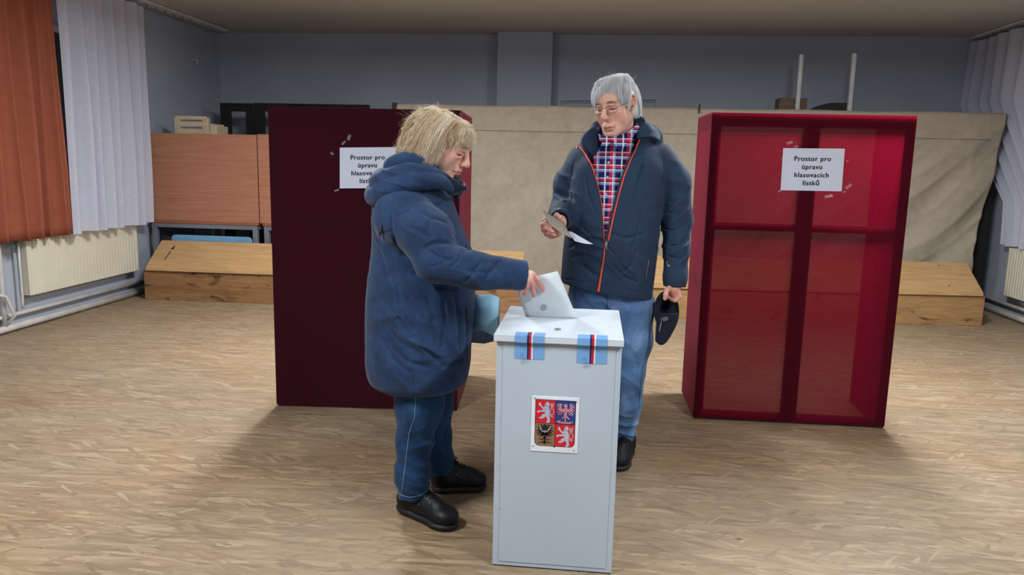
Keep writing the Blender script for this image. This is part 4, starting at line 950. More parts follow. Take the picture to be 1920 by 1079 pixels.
def A(q,Y): return at(q[0],q[1],Y)
# ---------------------------------------------------------------- WOMAN
def woman():
    W=thing('person','woman in a long blue hooded coat dropping an envelope into the ballot box','person',(-.60,2.86,0))
    HW=.0026
    fd=np.array([math.cos(math.radians(-14))*math.cos(math.radians(24)),math.sin(math.radians(-14))*math.cos(math.radians(24)),-math.sin(math.radians(24))])
    R=look(fd,.0); nose=A((879,312),2.80); fr=Frame(nose-R@np.array([0,.124,-.033]),R)
    # body
    B=SDF(); face(B,fr,False); neck=fr.p((0,-.035,-.055)); nb=np.array([-.655,2.86,1.25])
    B.cap(neck,nb,.055,.062,.03)
    B.loft([(.60,-.645,2.86,.14,.165),(.8,-.645,2.86,.15,.17),(1.0,-.65,2.86,.13,.155),(1.18,-.665,2.86,.10,.16),(1.25,-.665,2.86,.06,.12)],.04)
    sh=np.array([-.685,2.69,1.205]); el=A((822,488),2.615); wr=A((978,518),2.665)
    B.line([sh,el,wr],[.055,.042,.028],.02)
    shL=np.array([-.66,3.03,1.205]); elL=np.array([-.62,3.10,.95]); wrL=A((862,578),3.05)
    B.line([shL,elL,wrL],[.055,.042,.028],.02)
    legs=[(A((787,700),2.80),A((778,820),2.78),A((777,945),2.80)),(A((812,700),2.95),A((813,815),3.0),A((824,905),3.03))]
    for a,b,c in legs: B.line([a,b,c],[.075,.045,.024],.03)
    for c,t in ((legs[0][2],(-.55,2.74,.05)),(legs[1][2],(-.49,3.05,.05))): B.cap(c,t,.026,.020,.02)
    # right hand: palm then fingers down over the envelope, thumb behind it
    Yh=2.735; Yf=2.722
    P=lambda x,y,Y=Yf:A((x,y),Y)
    B.line([wr,P(986,521,2.69)],[.026,.026],.012)
    B.cap(P(986,514,2.69),P(997,516,2.715),.017,.014,.008); B.cap(P(983,526,2.68),P(989,531,2.705),.017,.014,.008)
    hand_chain(B,[P(996,513,2.712),P(1007,527,2.716),P(1014,537,2.722),P(1019,545,2.732)],.0105,.0073)
    hand_chain(B,[P(992,519,2.700),P(998,533,2.703),P(1000,545,2.715),P(1001,555,2.730)],.0105,.0075)
    hand_chain(B,[P(987,526,2.692),P(987,538,2.698),P(986,546,2.712),P(984,553,2.728)],.0098,.0070)
    hand_chain(B,[P(982,530,2.684),P(979,540,2.690),P(977,547,2.706),P(976,552,2.722)],.0090,.0065)
    for q in ((996,513,2.704),(992,520,2.692),(987,527,2.684)): B.ell(P(*q),(.009,.009,.009),.006)
    hand_chain(B,[P(988,513,2.72),P(1000,520,2.765),P(1008,532,2.772),P(1012,540,2.768)],.0115,.0085)
    # left hand (mostly behind the coat) holding the blue paper
    hp=lambda x,y,Y:A((x,y),Y)
    B.cap(wrL,hp(872,582,3.04),.026,.022,.01); B.ell(hp(874,583,3.035),(.026,.016,.030),.01)
    for y in (574,581,588,594): hand_chain(B,[hp(877,y,3.035),hp(884,y+1,3.02),hp(887,y+4,3.01)],.009,.007)
    hand_chain(B,[hp(872,576,3.05),hp(880,570,3.065),hp(887,573,3.065)],.0105,.008)
    def ex(v,c,b):
        m=np.clip(1-np.linalg.norm(v-P(998,535,2.72),axis=1)/.07,0,1)[:,None]; m=np.minimum(1,m*2.2); n=.5+.5*np.sin(v[:,:1]*210+v[:,2:]*160)
        return c*(1-m*.8)+(np.array(lin((204,134,128))[:3])*(.85+.3*n))*m*.8
    body=sculpt(B,'body',m_skin,HW,W,lambda v:face_tint(v,fr,(224,180,162),(214,134,122),(180,98,92),ex,.96))
    brows(B,fr,.96,hair_mat('fair_brow_hair',(140,104,72),(170,132,94),(190,154,112)),m_lash,W,70,.0004,21)
    # ---- jeans
    J=SDF()
    A2=lambda x,y,Y:A((x,y),Y)
    n1=[A2(787,700,2.80),A2(786,760,2.79),A2(777,830,2.78),A2(773,890,2.775),A2(777,938,2.785)]
    J.line(n1,[.105,.092,.068,.066,.062],.03)
    f1=[A2(812,700,2.95),A2(808,760,2.97),A2(814,820,3.0),A2(820,860,3.02),A2(826,893,3.03)]
    J.line(f1,[.100,.086,.070,.064,.056],.03)
    J.line([n1[4]+[0,0,.016],n1[4]+[0,0,-.03]],.0665,.003); J.line([f1[4]+[0,0,.020],f1[4]+[0,0,-.02]],.0600,.003)
    J.plane(A2(777,931,2.785),(.12,-.1,-1),0,0)
    J.custom(lambda P:np.where(P[:,1]>2.885,(P[:,2]-.092-.0*(P[:,0])),9).astype(np.float32),(-1,2.885,-.1),(0,3.3,.2),.003,'-')
    J.custom(creases([(n1[4]+[.02,0,.05],.09,(.35,0,1),.05,.0070,.020),(n1[3],.11,(.7,.2,1),.085,.0075,.03),(n1[2]+[.04,0,0],.10,(-.8,.2,1),.09,.009,.03),(n1[1],.12,(1,0,1),.11,.007,.03),(f1[4]+[0,0,.03],.10,(-.5,0,1),.05,.005,.02),(f1[2],.12,(.8,0,1),.09,.004,.03)]),(-1,2.5,0),(0,3.3,1),.01,'~')
    m_jw=jeans_mat('dark_blue_jeans',(18,44,74),(30,64,100),(52,90,128))
    jj=sculpt(J,'jeans',m_jw,.0035,W); jj['label']='blue jeans with turned hems'
    m_st=plain('denim_stitch',(126,152,184),.8)
    sp=[A2(q[0],q[1],2.78) for q in ((785,735),(783,775),(772,805),(765,860),(760,900),(756,925))]
    seam_line(J,sp,fw,'side_seam',m_st,jj,.0011)
    m_st2=m_st
    m=MB()
    for a,b in (((748,918),(806,918)),):
        Pp=seam_line(J,[A2(750,921,2.78),A2(770,925,2.78),A2(790,923,2.78),A2(803,918,2.78)],fw,None,None,None); m.tube(Pp,.0013,5)
    m.build('hem_stitch',m_st,jj)
    # ---- shoes
    m_sh=fabric('black_leather',(10,11,16),.5,.3,.25,14,300,0,spec=.35); m_so=plain('black_sole',(16,16,18),.6)
    h1=A((757,972),2.80); t1=A((846,990),2.70)
    shoe('shoe','black lace-up shoe, the nearer one',(-.728,2.845,0),(-.468,2.685,0),.115,.108,W,m_sh,m_so)
    shoe('shoe','black lace-up shoe, the farther one',(-.635,3.015,0),(-.405,3.085,0),.115,.105,W,m_sh,m_so)
    # ---- coat
    K=SDF(); Yc=2.86
    def cs(y,xb,xf,ry,dx=0):
        a=A((xb,y),Yc); b=A((xf,y),Yc); return ((a[2]+b[2])/2,(a[0]+b[0])/2,Yc,(b[0]-a[0])/2,ry)
    K.loft([cs(722,706,868,.190),cs(712,699,873,.208),cs(690,692,879,.222),cs(650,690,882,.226),cs(600,690,886,.226),cs(560,691,889,.224),cs(520,695,890,.216),cs(480,700,887,.208),cs(440,702,872,.200),cs(400,702,856,.192),cs(370,706,846,.175),cs(345,722,838,.13),cs(325,742,832,.09)],.02,e=2.15,rnd=.03)
    K.cap((-.67,2.70,1.205),(-.655,3.02,1.205),.088,.088,.05)
    sh=np.array([-.672,2.70,1.185]); el=A((818,489),2.600); cu=A((976,516),2.662)
    mid=A((800,440),2.63); fm=A((890,508),2.625)
    K.line([sh,mid,el],[.108,.092,.078],.03); K.line([el,fm,cu],[.076,.066,.0545],.022)
    # left sleeve behind
    K.line([(-.655,3.02,1.19),(-.62,3.10,.97),A((852,570),3.06)],[.10,.078,.050],.03)
    # hood gathered behind the neck, three overlapping folds
    HD=SDF()
    for pts,rs,kk in (([A2(850,356,2.76),A2(822,341,2.71),A2(776,341,2.680),A2(730,356,2.69),A2(709,368,2.76),(-.822,2.90,1.268),(-.79,3.0,1.28),(-.62,3.02,1.31)],[.012,.024,.033,.038,.042,.043,.040,.028],.02),
        ([A2(838,335,2.755),A2(806,326,2.715),A2(764,325,2.700),A2(726,337,2.715),A2(712,342,2.79),(-.80,2.92,1.325),(-.76,3.0,1.33),(-.62,3.01,1.35)],[.014,.025,.033,.035,.037,.037,.034,.026],.0045),
        ([A2(822,318,2.775),A2(790,305,2.745),A2(758,303,2.750),A2(738,312,2.79),(-.755,2.93,1.375),(-.71,2.98,1.38),(-.62,2.98,1.385)],[.014,.024,.031,.034,.034,.032,.024],.0045)):
        Q=SDF(); s0=np.arange(len(pts)); ss=np.linspace(0,len(pts)-1,(len(pts)-1)*4+1); PP=np.stack([pchip(s0,np.array(pts,float)[:,q],ss) for q in range(3)],1); RR=pchip(s0,np.array(rs),ss)
        for q in range(len(PP)-1): Q.cap(PP[q],PP[q+1],RR[q],RR[q+1],.012)
        HD._add((lambda P,Q=Q:Q(P)),np.min([o[2] for o in Q.ops],0),np.max([o[3] for o in Q.ops],0),kk,'+')
    HD.ell((-.70,2.87,1.31),(.09,.12,.07),.01)
    HD.line([fr.p((0,-.02,-.03)),(-.625,2.86,1.29)],[.085,.066],.015,'-')
    HD.custom(creases([(A2(740,345,2.69),.10,(.2,0,1),.045,.004,.012),(A2(790,330,2.70),.08,(.3,0,1),.04,.003,.012),(A2(705,370,2.75),.07,(.8,0,1),.04,.004,.01)]),(-1,2.3,.3),(0,3.4,1.6),.01,'~')
    # opening for the neck
    K.line([fr.p((0,-.02,-.03)),(-.625,2.86,1.29)],[.085,.070],.02,'-')
    K.custom(lambda P:(.022-np.abs(np.sqrt(((P-np.array([-.61,2.86,1.33],np.float32))**2).sum(1))-.088)).astype(np.float32)+9,(0,0,0),(0,0,0),.01,'-') if False else None
    # cuff opening
    d=cu-fm; d/=np.linalg.norm(d); K.cap(cu+d*.030,cu+d*.10,.0465,.05,.004,'-'); K.plane(cu+d*.030,d,0,0) if False else None
    K.custom(lambda P,cc=(cu+d*.022).astype(np.float32),dd=d.astype(np.float32):-((P-cc)@dd).astype(np.float32),cu+d*.06-.06,cu+d*.06+.06,.004,'-')
    K.custom(lambda P,cc=(cu+d*.022).astype(np.float32),dd=d.astype(np.float32):(np.sqrt((((P-cc)-((P-cc)@dd)[:,None]*dd)**2).sum(1))-.044+np.where((P-cc)@dd<-.02,9,0)).astype(np.float32),cu-.06,cu+.07,.003,'-')
    # seams and folds (grooves)
    def g(pts,r,k=.010):
        PP=[K0.snap(A2(x,y,2.62)-fw*.35,fw,.9)-fw*.001 for x,y in pts]; K.line(PP,[max(q*.8,.0025) for q in r],k*.8,'-')
    K0=SDF(); K0.ops=list(K.ops)
    g([(742,375),(735,400),(738,440),(752,480),(778,512),(812,534),(850,545)],[.003,.005,.007,.008,.009,.009,.006],.016)      # arm against the body
    g([(846,372),(856,402),(868,436),(878,462)],[.004,.006,.007,.004],.012)
    g([(803,468),(815,461),(830,458),(846,458)],[.003,.009,.009,.003],.012); g([(812,503),(832,496),(850,488),(862,480)],[.0016,.003,.003,.0015],.005); g([(850,440),(868,456),(880,470)],[.003,.006,.003],.010)
    g([(805,470),(832,486),(862,494)],[.003,.006,.003],.012); g([(868,470),(862,490),(850,502)],[.002,.005,.002],.010)
    g([(905,490),(890,512),(872,530)],[.003,.006,.003],.014)
    g([(938,490),(920,512),(905,528)],[.002,.005,.002],.012)
    g([(829,556),(831,600),(828,652)],[.006,.014,.006],.007)                                                    # pocket
    g([(777,560),(777,600),(777,640),(776,690),(776,730)],[.0022]*5,.005); g([(719,420),(717,470),(717,520),(716,580),(716,640),(722,705)],[.0022]*6,.005)
    g([(700,452),(712,440),(735,436)],[.002,.005,.002],.012); g([(790,400),(812,412),(838,420)],[.002,.005,.002],.016); g([(770,430),(790,436),(812,450)],[.002,.004,.002],.014); g([(920,490),(932,500),(938,516)],[.002,.004,.002],.010); g([(850,500),(880,510),(915,512)],[.002,.004,.002],.012)
    for a,b,c in (((712,560),(745,600),(776,640)),((718,600),(752,642),(790,668)),((722,640),(760,680),(800,690)),((735,525),(765,560),(790,600)),((790,652),(815,676),(842,674)),((705,470),(722,520),(735,560)),((800,660),(830,690),(862,680)),((712,640),(736,676),(768,700)),((800,560),(812,600),(818,640)),((850,560),(858,610),(856,660)),((868,580),(872,630),(868,680)),((742,540),(752,590),(772,620))):
        g([a,b,c],[.002,.006,.002],.018)
    g([(775,388),(768,398),(757,404),(746,408)],[.002,.005,.004,.002],.010)
    K.custom(creases([(A2(790,640,2.64),.20,(.6,0,1),.15,.007,.03),(A2(735,600,2.70),.2,(-.5,0,1),.17,.006,.03),(mid,.11,(.6,0,1),.085,.006,.022),(fm,.10,(1,0,.7),.075,.006,.022),(cu-d*.05,.07,(1,0,.35),.06,.003,.015),(A2(850,430,2.75),.1,(.5,0,1),.07,.004,.02),(A2(730,480,2.72),.15,(.8,0,.6),.11,.005,.02),(A2(860,640,2.75),.12,(1,0,.3),.09,.005,.02),(A2(750,712,2.65),.10,(1,0,.5),.09,.004,.03)]),(-1,2.3,.3),(0,3.4,1.5),.01,'~')
    m_coat=fabric('blue_coat_cloth',(24,48,84),.88,.16,.40,11,420,.12,(36,64,102),.012)
    ct=sculpt(K,'coat',m_coat,.0036,W); ct['label']='long padded blue hooded coat'; sculpt(HD,'hood',m_coat,.0030,ct)
    # collar standing up under the chin
    m_col=fabric('navy_collar_cloth',(14,26,50),.85,.15,.2,14,520,.2)
    q=lambda x,y,Y:A((x,y),Y)
    def sheet(pts_low,pts_top,nm,n=5,th=.010,mat=m_col,par=None):
        lo=np.array(pts_low); hi=np.array(pts_top); 
        def dens(a,m=4):
            s=np.linspace(0,len(a)-1,(len(a)-1)*m+1); return np.stack([pchip(np.arange(len(a)),a[:,j],s) for j in range(3)],1)
        lo=dens(lo); hi=dens(hi); G=np.stack([lo*(1-t)+hi*t for t in np.linspace(0,1,n)])
        return MB().grid(G).build(nm,mat,par,smooth=True,solid=th,subsurf=1)
    c=sheet([q(806,338,2.78),q(818,345,2.745),q(832,356,2.735),q(843,367,2.755),q(850,366,2.80)],[q(808,317,2.80),q(824,318,2.755),q(848,333,2.742),q(874,351,2.765),q(880,352,2.80)],'collar',par=W); c['label']='dark navy stand-up collar, front edge open'
    sheet([(-.60,2.94,1.27),(-.56,2.96,1.26),(-.52,2.92,1.25),(-.51,2.86,1.25)],[(-.60,2.96,1.33),(-.55,2.965,1.33),(-.49,2.93,1.315),(-.475,2.87,1.30)],'collar',par=W)
    sheet([q(846,345,2.80),q(853,345,2.84),q(858,344,2.88)],[q(851,330,2.80),q(860,331,2.84),q(864,330,2.88)],'scarf',th=.012,mat=fabric('dark_teal_knit',(18,34,52),.95,.2,.4,30,300),par=W)
    # zip flap on the front edge
    # ---- hair
    Hh=SDF(); Hh.fr=fr
    Hh.ell((0,-.030,.034),(.088,.114,.078),.03); Hh.ell((0,-.080,-.014),(.088,.074,.078),.03); Hh.ell((.0,.034,.054),(.064,.054,.042),.03)
    Hh.ell((.060,-.040,-.060),(.040,.055,.062),.03); Hh.ell((-.060,-.040,-.060),(.040,.055,.062),.03); Hh.ell((0,-.085,-.075),(.085,.06,.055),.03)
    Hh.ell((.074,-.002,-.045),(.018,.030,.055),.02); Hh.ell((-.074,-.002,-.045),(.018,.030,.055),.02)
    # keep the face clear
    Hh.ell((0,.110,-.045),(.125,.078,.084),.015,'-'); Hh.ell((0,.05,-.12),(.10,.06,.05),.02,'-')
    Hh.custom(lambda P:(.0045*np.sin(P[:,0]*95+2*np.sin(P[:,2]*70))*np.sin(P[:,2]*88+P[:,1]*60)).astype(np.float32),(-9,)*3,(9,)*3,.01,'~')
    m_h=hair_mat('blond_curly_hair',(176,142,100),(250,228,190),(255,250,236))
    hb=sculpt(Hh,'hair',m_h,.0035,W,lambda v:np.repeat((.25+.35*np.sin(v[:,:1]*160+v[:,2:]*90)**2),3,1)); hb['label']='short wavy ash-blond hair, fluffy and lighter on top'
    Hv=np.array([x.co for x in hb.data.vertices])
    L=(Hv-fr.t)@fr.R
    r=np.random.default_rng(4); ok=np.nonzero((L[:,2]>-.09)&(L[:,2]+.9*(-L[:,1])>-.08))[0]; N=5200; ids=r.choice(ok,N)
    def comb(L,t):
        c0=np.array([.01,-.03,.145]); d=L-c0; d[:,2]-=.03+.08*t; d[:,1]+=np.where(L[:,1]>.03,.10,-.02)*(L[:,2]>.03); n=np.stack([np.sin(L[:,2]*60+L[:,1]*40),np.sin(L[:,0]*50+L[:,2]*45),np.sin(L[:,1]*55+L[:,0]*40)],1)
        return d/np.linalg.norm(d,axis=1,keepdims=True)+.30*n
    wild=np.where(r.uniform(size=N)<.10,r.uniform(.3,.9,N),0)
    S_=grow(Hh,fr,Hv[ids],comb,13,.0058,np.abs(r.uniform(-.001,.008,N)),.45,110,5,wild=wild)
    LL=(S_-fr.t)@fr.R
    # trim strands entering the face zone
    bad=((LL[:,:,1]>.055)&(LL[:,:,2]<.018)&(np.abs(LL[:,:,0])<.07)).any(1)|((LL[:,:,2]<-.125)).any(1)
    S_=S_[~bad]; wl=wild[~bad]; S_=clump(S_,420,.55,2); st=strands(S_,np.where(wl>.2,.0003,.0008),'strands',m_h,hb); st['kind']='stuff'
    def W3(P): return P@fr.R.T+fr.t
    n=1500; s=r.uniform(-1,1,n); cr=np.stack([r.uniform(-.05,.05,n),.02+r.uniform(-.045,.02,n),.100+r.uniform(-.004,.006,n)],1)
    e=np.stack([s*.070,.104-.036*s*s+r.uniform(-.010,.004,n),.036+r.uniform(-.016,.022,n)-.02*np.abs(s)],1); m_=(cr+e)/2; m_[:,1]+=.030; m_[:,2]+=.026
    fg=clump(locks(W3(cr),W3(m_),W3(e),15,.0085,.042,B,.002,3,55),110,.6,4); sb=strands(fg,.00075,'fringe',m_h,hb,shade=.12); sb['kind']='stuff'
    for sd in (1,-1):
        n=2200; u=r.uniform(0,1,n); cr=np.stack([sd*(.035+r.uniform(-.02,.03,n)),-.05*u+r.uniform(-.03,.03,n)+.01,.098+r.uniform(-.012,.008,n)],1)
        e=np.stack([sd*(.082+.018*np.sin(math.pi*u)+r.uniform(-.010,.008,n)),.052-.150*u+r.uniform(-.008,.008,n),-.055-.045*u+r.uniform(-.040,.030,n)+.03*(u<.12)],1); e+=r.normal(size=(n,3))*.007
        m_=(cr+e)/2; m_[:,0]+=sd*(.050+r.uniform(-.008,.012,n)); m_[:,2]+=.030; m_[:,1]-=.01
        L_=clump(locks(W3(cr),W3(m_),W3(e),20,.0105,.042,B,.003,6+sd,55),170,.55,9); sb=strands(L_,.00078,'side_locks',m_h,hb,shade=.05); sb['kind']='stuff'
    n=1500; u=r.uniform(-1,1,n); cr=np.stack([u*.05,-.06+r.uniform(-.03,.02,n),.092+r.uniform(-.01,.006,n)],1); e=np.stack([u*.085,-.134+.02*u*u+r.uniform(-.016,.008,n),-.070+r.uniform(-.045,.045,n)],1)+r.normal(size=(n,3))*.007; m_=(cr+e)/2; m_[:,1]-=.055; m_[:,2]+=.035
    L_=clump(locks(W3(cr),W3(m_),W3(e),20,.011,.042,B,.003,12,55),130,.55,10); sb=strands(L_,.00078,'back_locks',m_h,hb); sb['kind']='stuff'
    n=420; dr=r.normal(size=(n,3)); dr[:,2]=np.abs(dr[:,2])*.8+.1; dr/=np.linalg.norm(dr,axis=1,keepdims=True); dr[:,1]-=.2; cr=np.array([0,-.02,.02])+dr*np.array([.085,.105,.080]); e=cr+dr*r.uniform(.010,.024,(n,1))+r.normal(size=(n,3))*.018; m_=(cr+e)/2+r.normal(size=(n,3))*.014
    ok_=~((cr[:,1]>.05)&(cr[:,2]<.05)); L_=locks(W3(cr[ok_]),W3(m_[ok_]),W3(e[ok_]),9,.002,.03,None,0,13); sb=strands(L_,.00028,'stray_hairs',m_h,hb,shade=.3); sb['kind']='stuff'
    return fr
# ---------------------------------------------------------------- MAN
def man():
    Mn=thing('person','white-haired man with glasses in a dark zip jacket over a plaid shirt, holding papers','person',(.12,3.5,0))
    fd=np.array([math.sin(math.radians(-27))*math.cos(math.radians(17)),-math.cos(math.radians(-27))*math.cos(math.radians(17)),-math.sin(math.radians(17))])
    R=look(fd,math.radians(-5)); nose=A((1131,222),3.34); s_=1.04; fr=Frame(nose-R@np.array([0,.124,-.033]),R)
    B=SDF(); face(B,fr,True,-.012,.032,.082); nb=np.array([.115,3.52,1.40]); B.cap(fr.p((0,-.03,-.06)),nb,.060,.066,.03)
    B.loft([(.86,.08,3.50,.165,.115),(1.0,.085,3.49,.17,.13),(1.15,.095,3.49,.17,.125),(1.3,.11,3.50,.175,.11),(1.42,.115,3.52,.13,.08),(1.45,.115,3.52,.08,.06)],.03)
    shR=np.array([-.06,3.52,1.395]); elR=A((1063,392),3.55); wrR=A((1048,418),3.25)
    shL=np.array([.30,3.52,1.40]); elL=np.array([.395,3.53,1.12]); wrL=A((1266,530),3.46)
    B.line([shR,elR,wrR],[.055,.043,.028],.02); B.line([shL,elL,wrL],[.055,.043,.030],.02)
    legs=[(np.array([.19,3.50,.86]),np.array([.195,3.50,.48]),np.array([.205,3.56,.09])),(np.array([0,3.50,.86]),np.array([-.03,3.50,.48]),np.array([-.05,3.56,.09]))]
    for a,b,c in legs: B.line([a,b,c],[.075,.048,.034],.03)
    B.cap(legs[0][2],(.175,3.43,.05),.035,.028,.02); B.cap(legs[1][2],(-.08,3.43,.05),.035,.028,.02)
    P=lambda x,y,Y:A((x,y),Y)
    # right hand: palm up under the papers, fingers curled round their lower edge
    B.cap(wrR,P(1044,426,3.21),.031,.031,.012); B.cap(P(1044,426,3.205),P(1034,432,3.17),.028,.026,.012); B.cap(P(1046,436,3.19),P(1036,441,3.17),.018,.016,.012)
    hand_chain(B,[P(1026,424,3.16),P(1021,415,3.135),P(1026,411,3.115),P(1034,417,3.11)],.0115,.0088)
    hand_chain(B,[P(1024,432,3.155),P(1018,423,3.13),P(1023,419,3.105),P(1033,426,3.10)],.0118,.0090)
    hand_chain(B,[P(1027,439,3.155),P(1019,431,3.13),P(1024,427,3.105),P(1036,434,3.10)],.0112,.0085)
    hand_chain(B,[P(1033,444,3.155),P(1024,439,3.13),P(1029,436,3.11),P(1040,441,3.11)],.0100,.0075)
    hand_chain(B,[P(1046,420,3.19),P(1042,408,3.18),P(1044,404,3.155),P(1050,408,3.14)],.0125,.0095)
    # left hand hanging, thumb in front of the cap, fingers behind its edge
    B.cap(wrL,P(1264,542,3.44),.030,.030,.012); B.cap(P(1262,543,3.44),P(1266,556,3.44),.026,.022,.012)
    hand_chain(B,[P(1256,540,3.42),P(1250,545,3.395),P(1248,553,3.385),P(1247,560,3.385)],.0130,.0098)
    for i,(x0,x1,Y0) in enumerate(((1273,1266,3.425),(1272,1263,3.445),(1268,1259,3.465),(1263,1256,3.48))):
        hand_chain(B,[P(x0,549-i,Y0),P(x0+1,558-i,Y0-.01),P(x1,564-i*2,Y0-.015),P(x1-7,562-i*3,Y0-.01)],.0112,.0085)
    def ex(v,c,b):
        for cc,am in ((P(1032,430,3.15),.7),(P(1262,552,3.43),.7)):
            m=np.clip(1-np.linalg.norm(v-cc,axis=1)/.09,0,1)[:,None]; m=np.minimum(1,m*2)*am; n=.5+.5*np.sin(v[:,:1]*190+v[:,2:]*150); c=c*(1-m)+np.array(lin((196,128,116))[:3])*(.85+.3*n)*m
        return c
    body=sculpt(B,'body',m_skin,.0025,Mn,lambda v:face_tint(v,fr,(226,180,162),(216,136,122),(186,106,100),ex,1.,-.012))
    brows(B,fr,1.,hair_mat('grey_brow_hair',(130,122,118),(176,170,166),(205,202,198)),m_lash,Mn,110,.0005,22)
    # ---- jeans
    J=SDF(); Y=3.5
    l1=[P(1186,520,Y)+np.array([-.02,0,0]),P(1186,575,Y),P(1187,640,Y),P(1179,700,Y),P(1176,760,3.52),P(1170,822,3.54)]
    J.line(l1,[.09,.098,.088,.072,.066,.050],.03)
    l2=[P(1105,575,Y),P(1095,640,Y),P(1088,700,Y),P(1080,760,3.52),P(1072,822,3.54)]
    J.line(l2,[.098,.088,.072,.066,.050],.03)
    J.ell((.08,3.505,.80),(.165,.125,.12),.04); J.loft([(.78,.08,3.50,.165,.12),(.9,.08,3.50,.16,.115)],.02)
    J.plane(P(1168,826,3.54),(.06,0,-1),0,0)
    J.line([P(1138,548,3.37),P(1136,575,3.37),P(1140,600,3.38)],[.004,.006,.006],.012,'-')
    J.custom(creases([(l1[5]+[0,0,.05],.12,(.3,0,1),.055,.010,.02),(l1[4],.12,(-.5,0,1),.08,.006,.02),(l1[3],.14,(.8,0,1),.10,.006,.025),(l1[2],.15,(1,0,.7),.11,.006,.025),(P(1140,570,3.38),.12,(1,0,.7),.06,.006,.01),(l2[4]+[0,0,.05],.14,(.3,0,1),.042,.011,.012)]),(-1,3,0),(1,4,1),.01,'~')
    m_j=jeans_mat('faded_blue_jeans',(58,88,128),(94,128,172),(146,174,208),(100,104,112))
    jj=sculpt(J,'jeans',m_j,.0038,Mn); jj['label']='faded blue jeans, worn at the knee'
    m_st=plain('jean_seam',(44,62,96),.8)
    seam_line(J,[P(1213,575,3.5),P(1212,640,3.5),P(1199,700,3.5),P(1195,760,3.52)],fw,'side_seam',m_st,jj,.0014)
    seam_line(J,[P(1136,550,3.4),P(1137,570,3.4),P(1141,598,3.4)],fw,'fly_seam',m_st,jj,.0020)
    m_sh=fabric('black_trainer',(18,18,22),.6,.5,.4,40,300,0); m_so=plain('trainer_sole',(30,30,33),.6)
    shoe('shoe','black trainer beside the ballot box',(.222,3.625,0),(.160,3.345,0),.11,.105,Mn,m_sh,m_so)
    shoe('shoe','black trainer hidden behind the ballot box',(-.02,3.625,0),(-.09,3.345,0),.11,.105,Mn,m_sh,m_so)
    # ---- shirt
    T=SDF(); T.loft([(.95,.085,3.485,.165,.137),(1.1,.09,3.475,.165,.138),(1.25,.10,3.475,.165,.128),(1.38,.112,3.49,.15,.105),(1.45,.115,3.50,.10,.085),(1.50,.115,3.49,.075,.078)],.03,rnd=.015)
    T.cap((.115,3.48,1.46),(.105,3.43,1.535),.072,.074,.02)
    T.cap((.115,3.48,1.45),fr.p((0,.0,-.08)),.058,.060,.01,'-'); T.plane((.11,3.45,1.540),(-.12,-.35,1),0,0)
    T.custom(creases([((.08,3.35,1.3),.2,(1,0,.4),.07,.003,.01)]),(-1,3,0),(1,4,2),.01,'~')
    m_pl=plaid(); shirt=sculpt(T,'shirt',m_pl,.0036,Mn); shirt['label']='navy, red and white plaid shirt'
    def sheet(lo,hi,nm,mat,par,n=5,th=.004,sub=1,mid=None):
        lo=np.array(lo); hi=np.array(hi)
        def dens(a,m=5):
            s=np.linspace(0,len(a)-1,(len(a)-1)*m+1); return np.stack([pchip(np.arange(len(a)),a[:,j],s) for j in range(3)],1)
        lo=dens(lo); hi=dens(hi); G=np.stack([lo*(1-t)+hi*t for t in np.linspace(0,1,n)])
        return MB().grid(G).build(nm,mat,par,smooth=True,solid=th,subsurf=sub)
    # shirt collar wings
    sheet([P(1148,262,3.335),P(1162,283,3.325),P(1176,268,3.33),P(1192,252,3.36),P(1199,240,3.42)],[P(1146,259,3.36),P(1160,262,3.35),P(1174,250,3.37),P(1190,236,3.41),P(1195,230,3.46)],'collar',m_pl,shirt)
    sheet([P(1146,266,3.335),P(1135,276,3.33),P(1124,262,3.36)],[P(1145,259,3.355),P(1134,257,3.36),P(1122,250,3.40)],'collar',m_pl,shirt)
    m_bt=plain('shirt_button',(170,180,205),.3)
    for q in ((1146.5,298),(1143,328),(1139,362)):
        a=T.snap(P(q[0],q[1],3.3)-fw*.2,fw); MB().tube([a-fw*.001,a-fw*.004],.0055,12).build('button',m_bt,shirt)
    # ---- jacket
    K=SDF(); Yj=3.5
    def cs(y,xb,xf,ry,cy=3.5):
        a=A((xb,y),Yj); b=A((xf,y),Yj); return ((a[2]+b[2])/2,(a[0]+b[0])/2,cy,(b[0]-a[0])/2,ry)
    K.loft([cs(575,1050,1224,.150),cs(550,1050,1224,.155),cs(520,1052,1227,.160,3.495),cs(480,1055,1232,.163,3.49),cs(440,1059,1236,.162,3.485),cs(400,1062,1240,.158,3.485),cs(350,1068,1246,.152,3.485),cs(310,1075,1252,.140,3.49),cs(285,1092,1240,.118,3.50),cs(262,1106,1218,.098,3.50)],.02,e=2.25,rnd=.02)
    K.cap((-.045,3.52,1.405),(.285,3.52,1.420),.070,.072,.05)
    K.cap((.02,3.52,1.46),(.21,3.52,1.475),.062,.062,.05)
    # arms
    K.line([(-.040,3.52,1.395),A((1069,345),3.55),A((1061,392),3.55)],[.078,.072,.068],.03); K.line([A((1061,392),3.55),A((1055,404),3.40),A((1050,414),3.27)],[.066,.060,.047],.03)
    aL=[(.295,3.52,1.405),A((1262,340),3.53),A((1269,410),3.53),A((1268,470),3.49),A((1266,520),3.46),A((1265,534),3.455)]
    K.line(aL,[.084,.078,.071,.058,.052,.050],.02)
    # hood / collar mass round the neck, open at the front
    K.line([P(1186,262,3.40),P(1206,248,3.42),P(1222,256,3.50),P(1205,250,3.60),P(1170,250,3.64),P(1128,252,3.60),P(1108,262,3.50),P(1104,268,3.42)],[.022,.036,.042,.045,.045,.040,.034,.022],.03)
    K.line([P(1196,240,3.44),P(1200,232,3.52),P(1185,228,3.58),P(1150,228,3.60),P(1120,240,3.54),P(1112,250,3.46)],[.022,.028,.030,.030,.026,.018],.02)
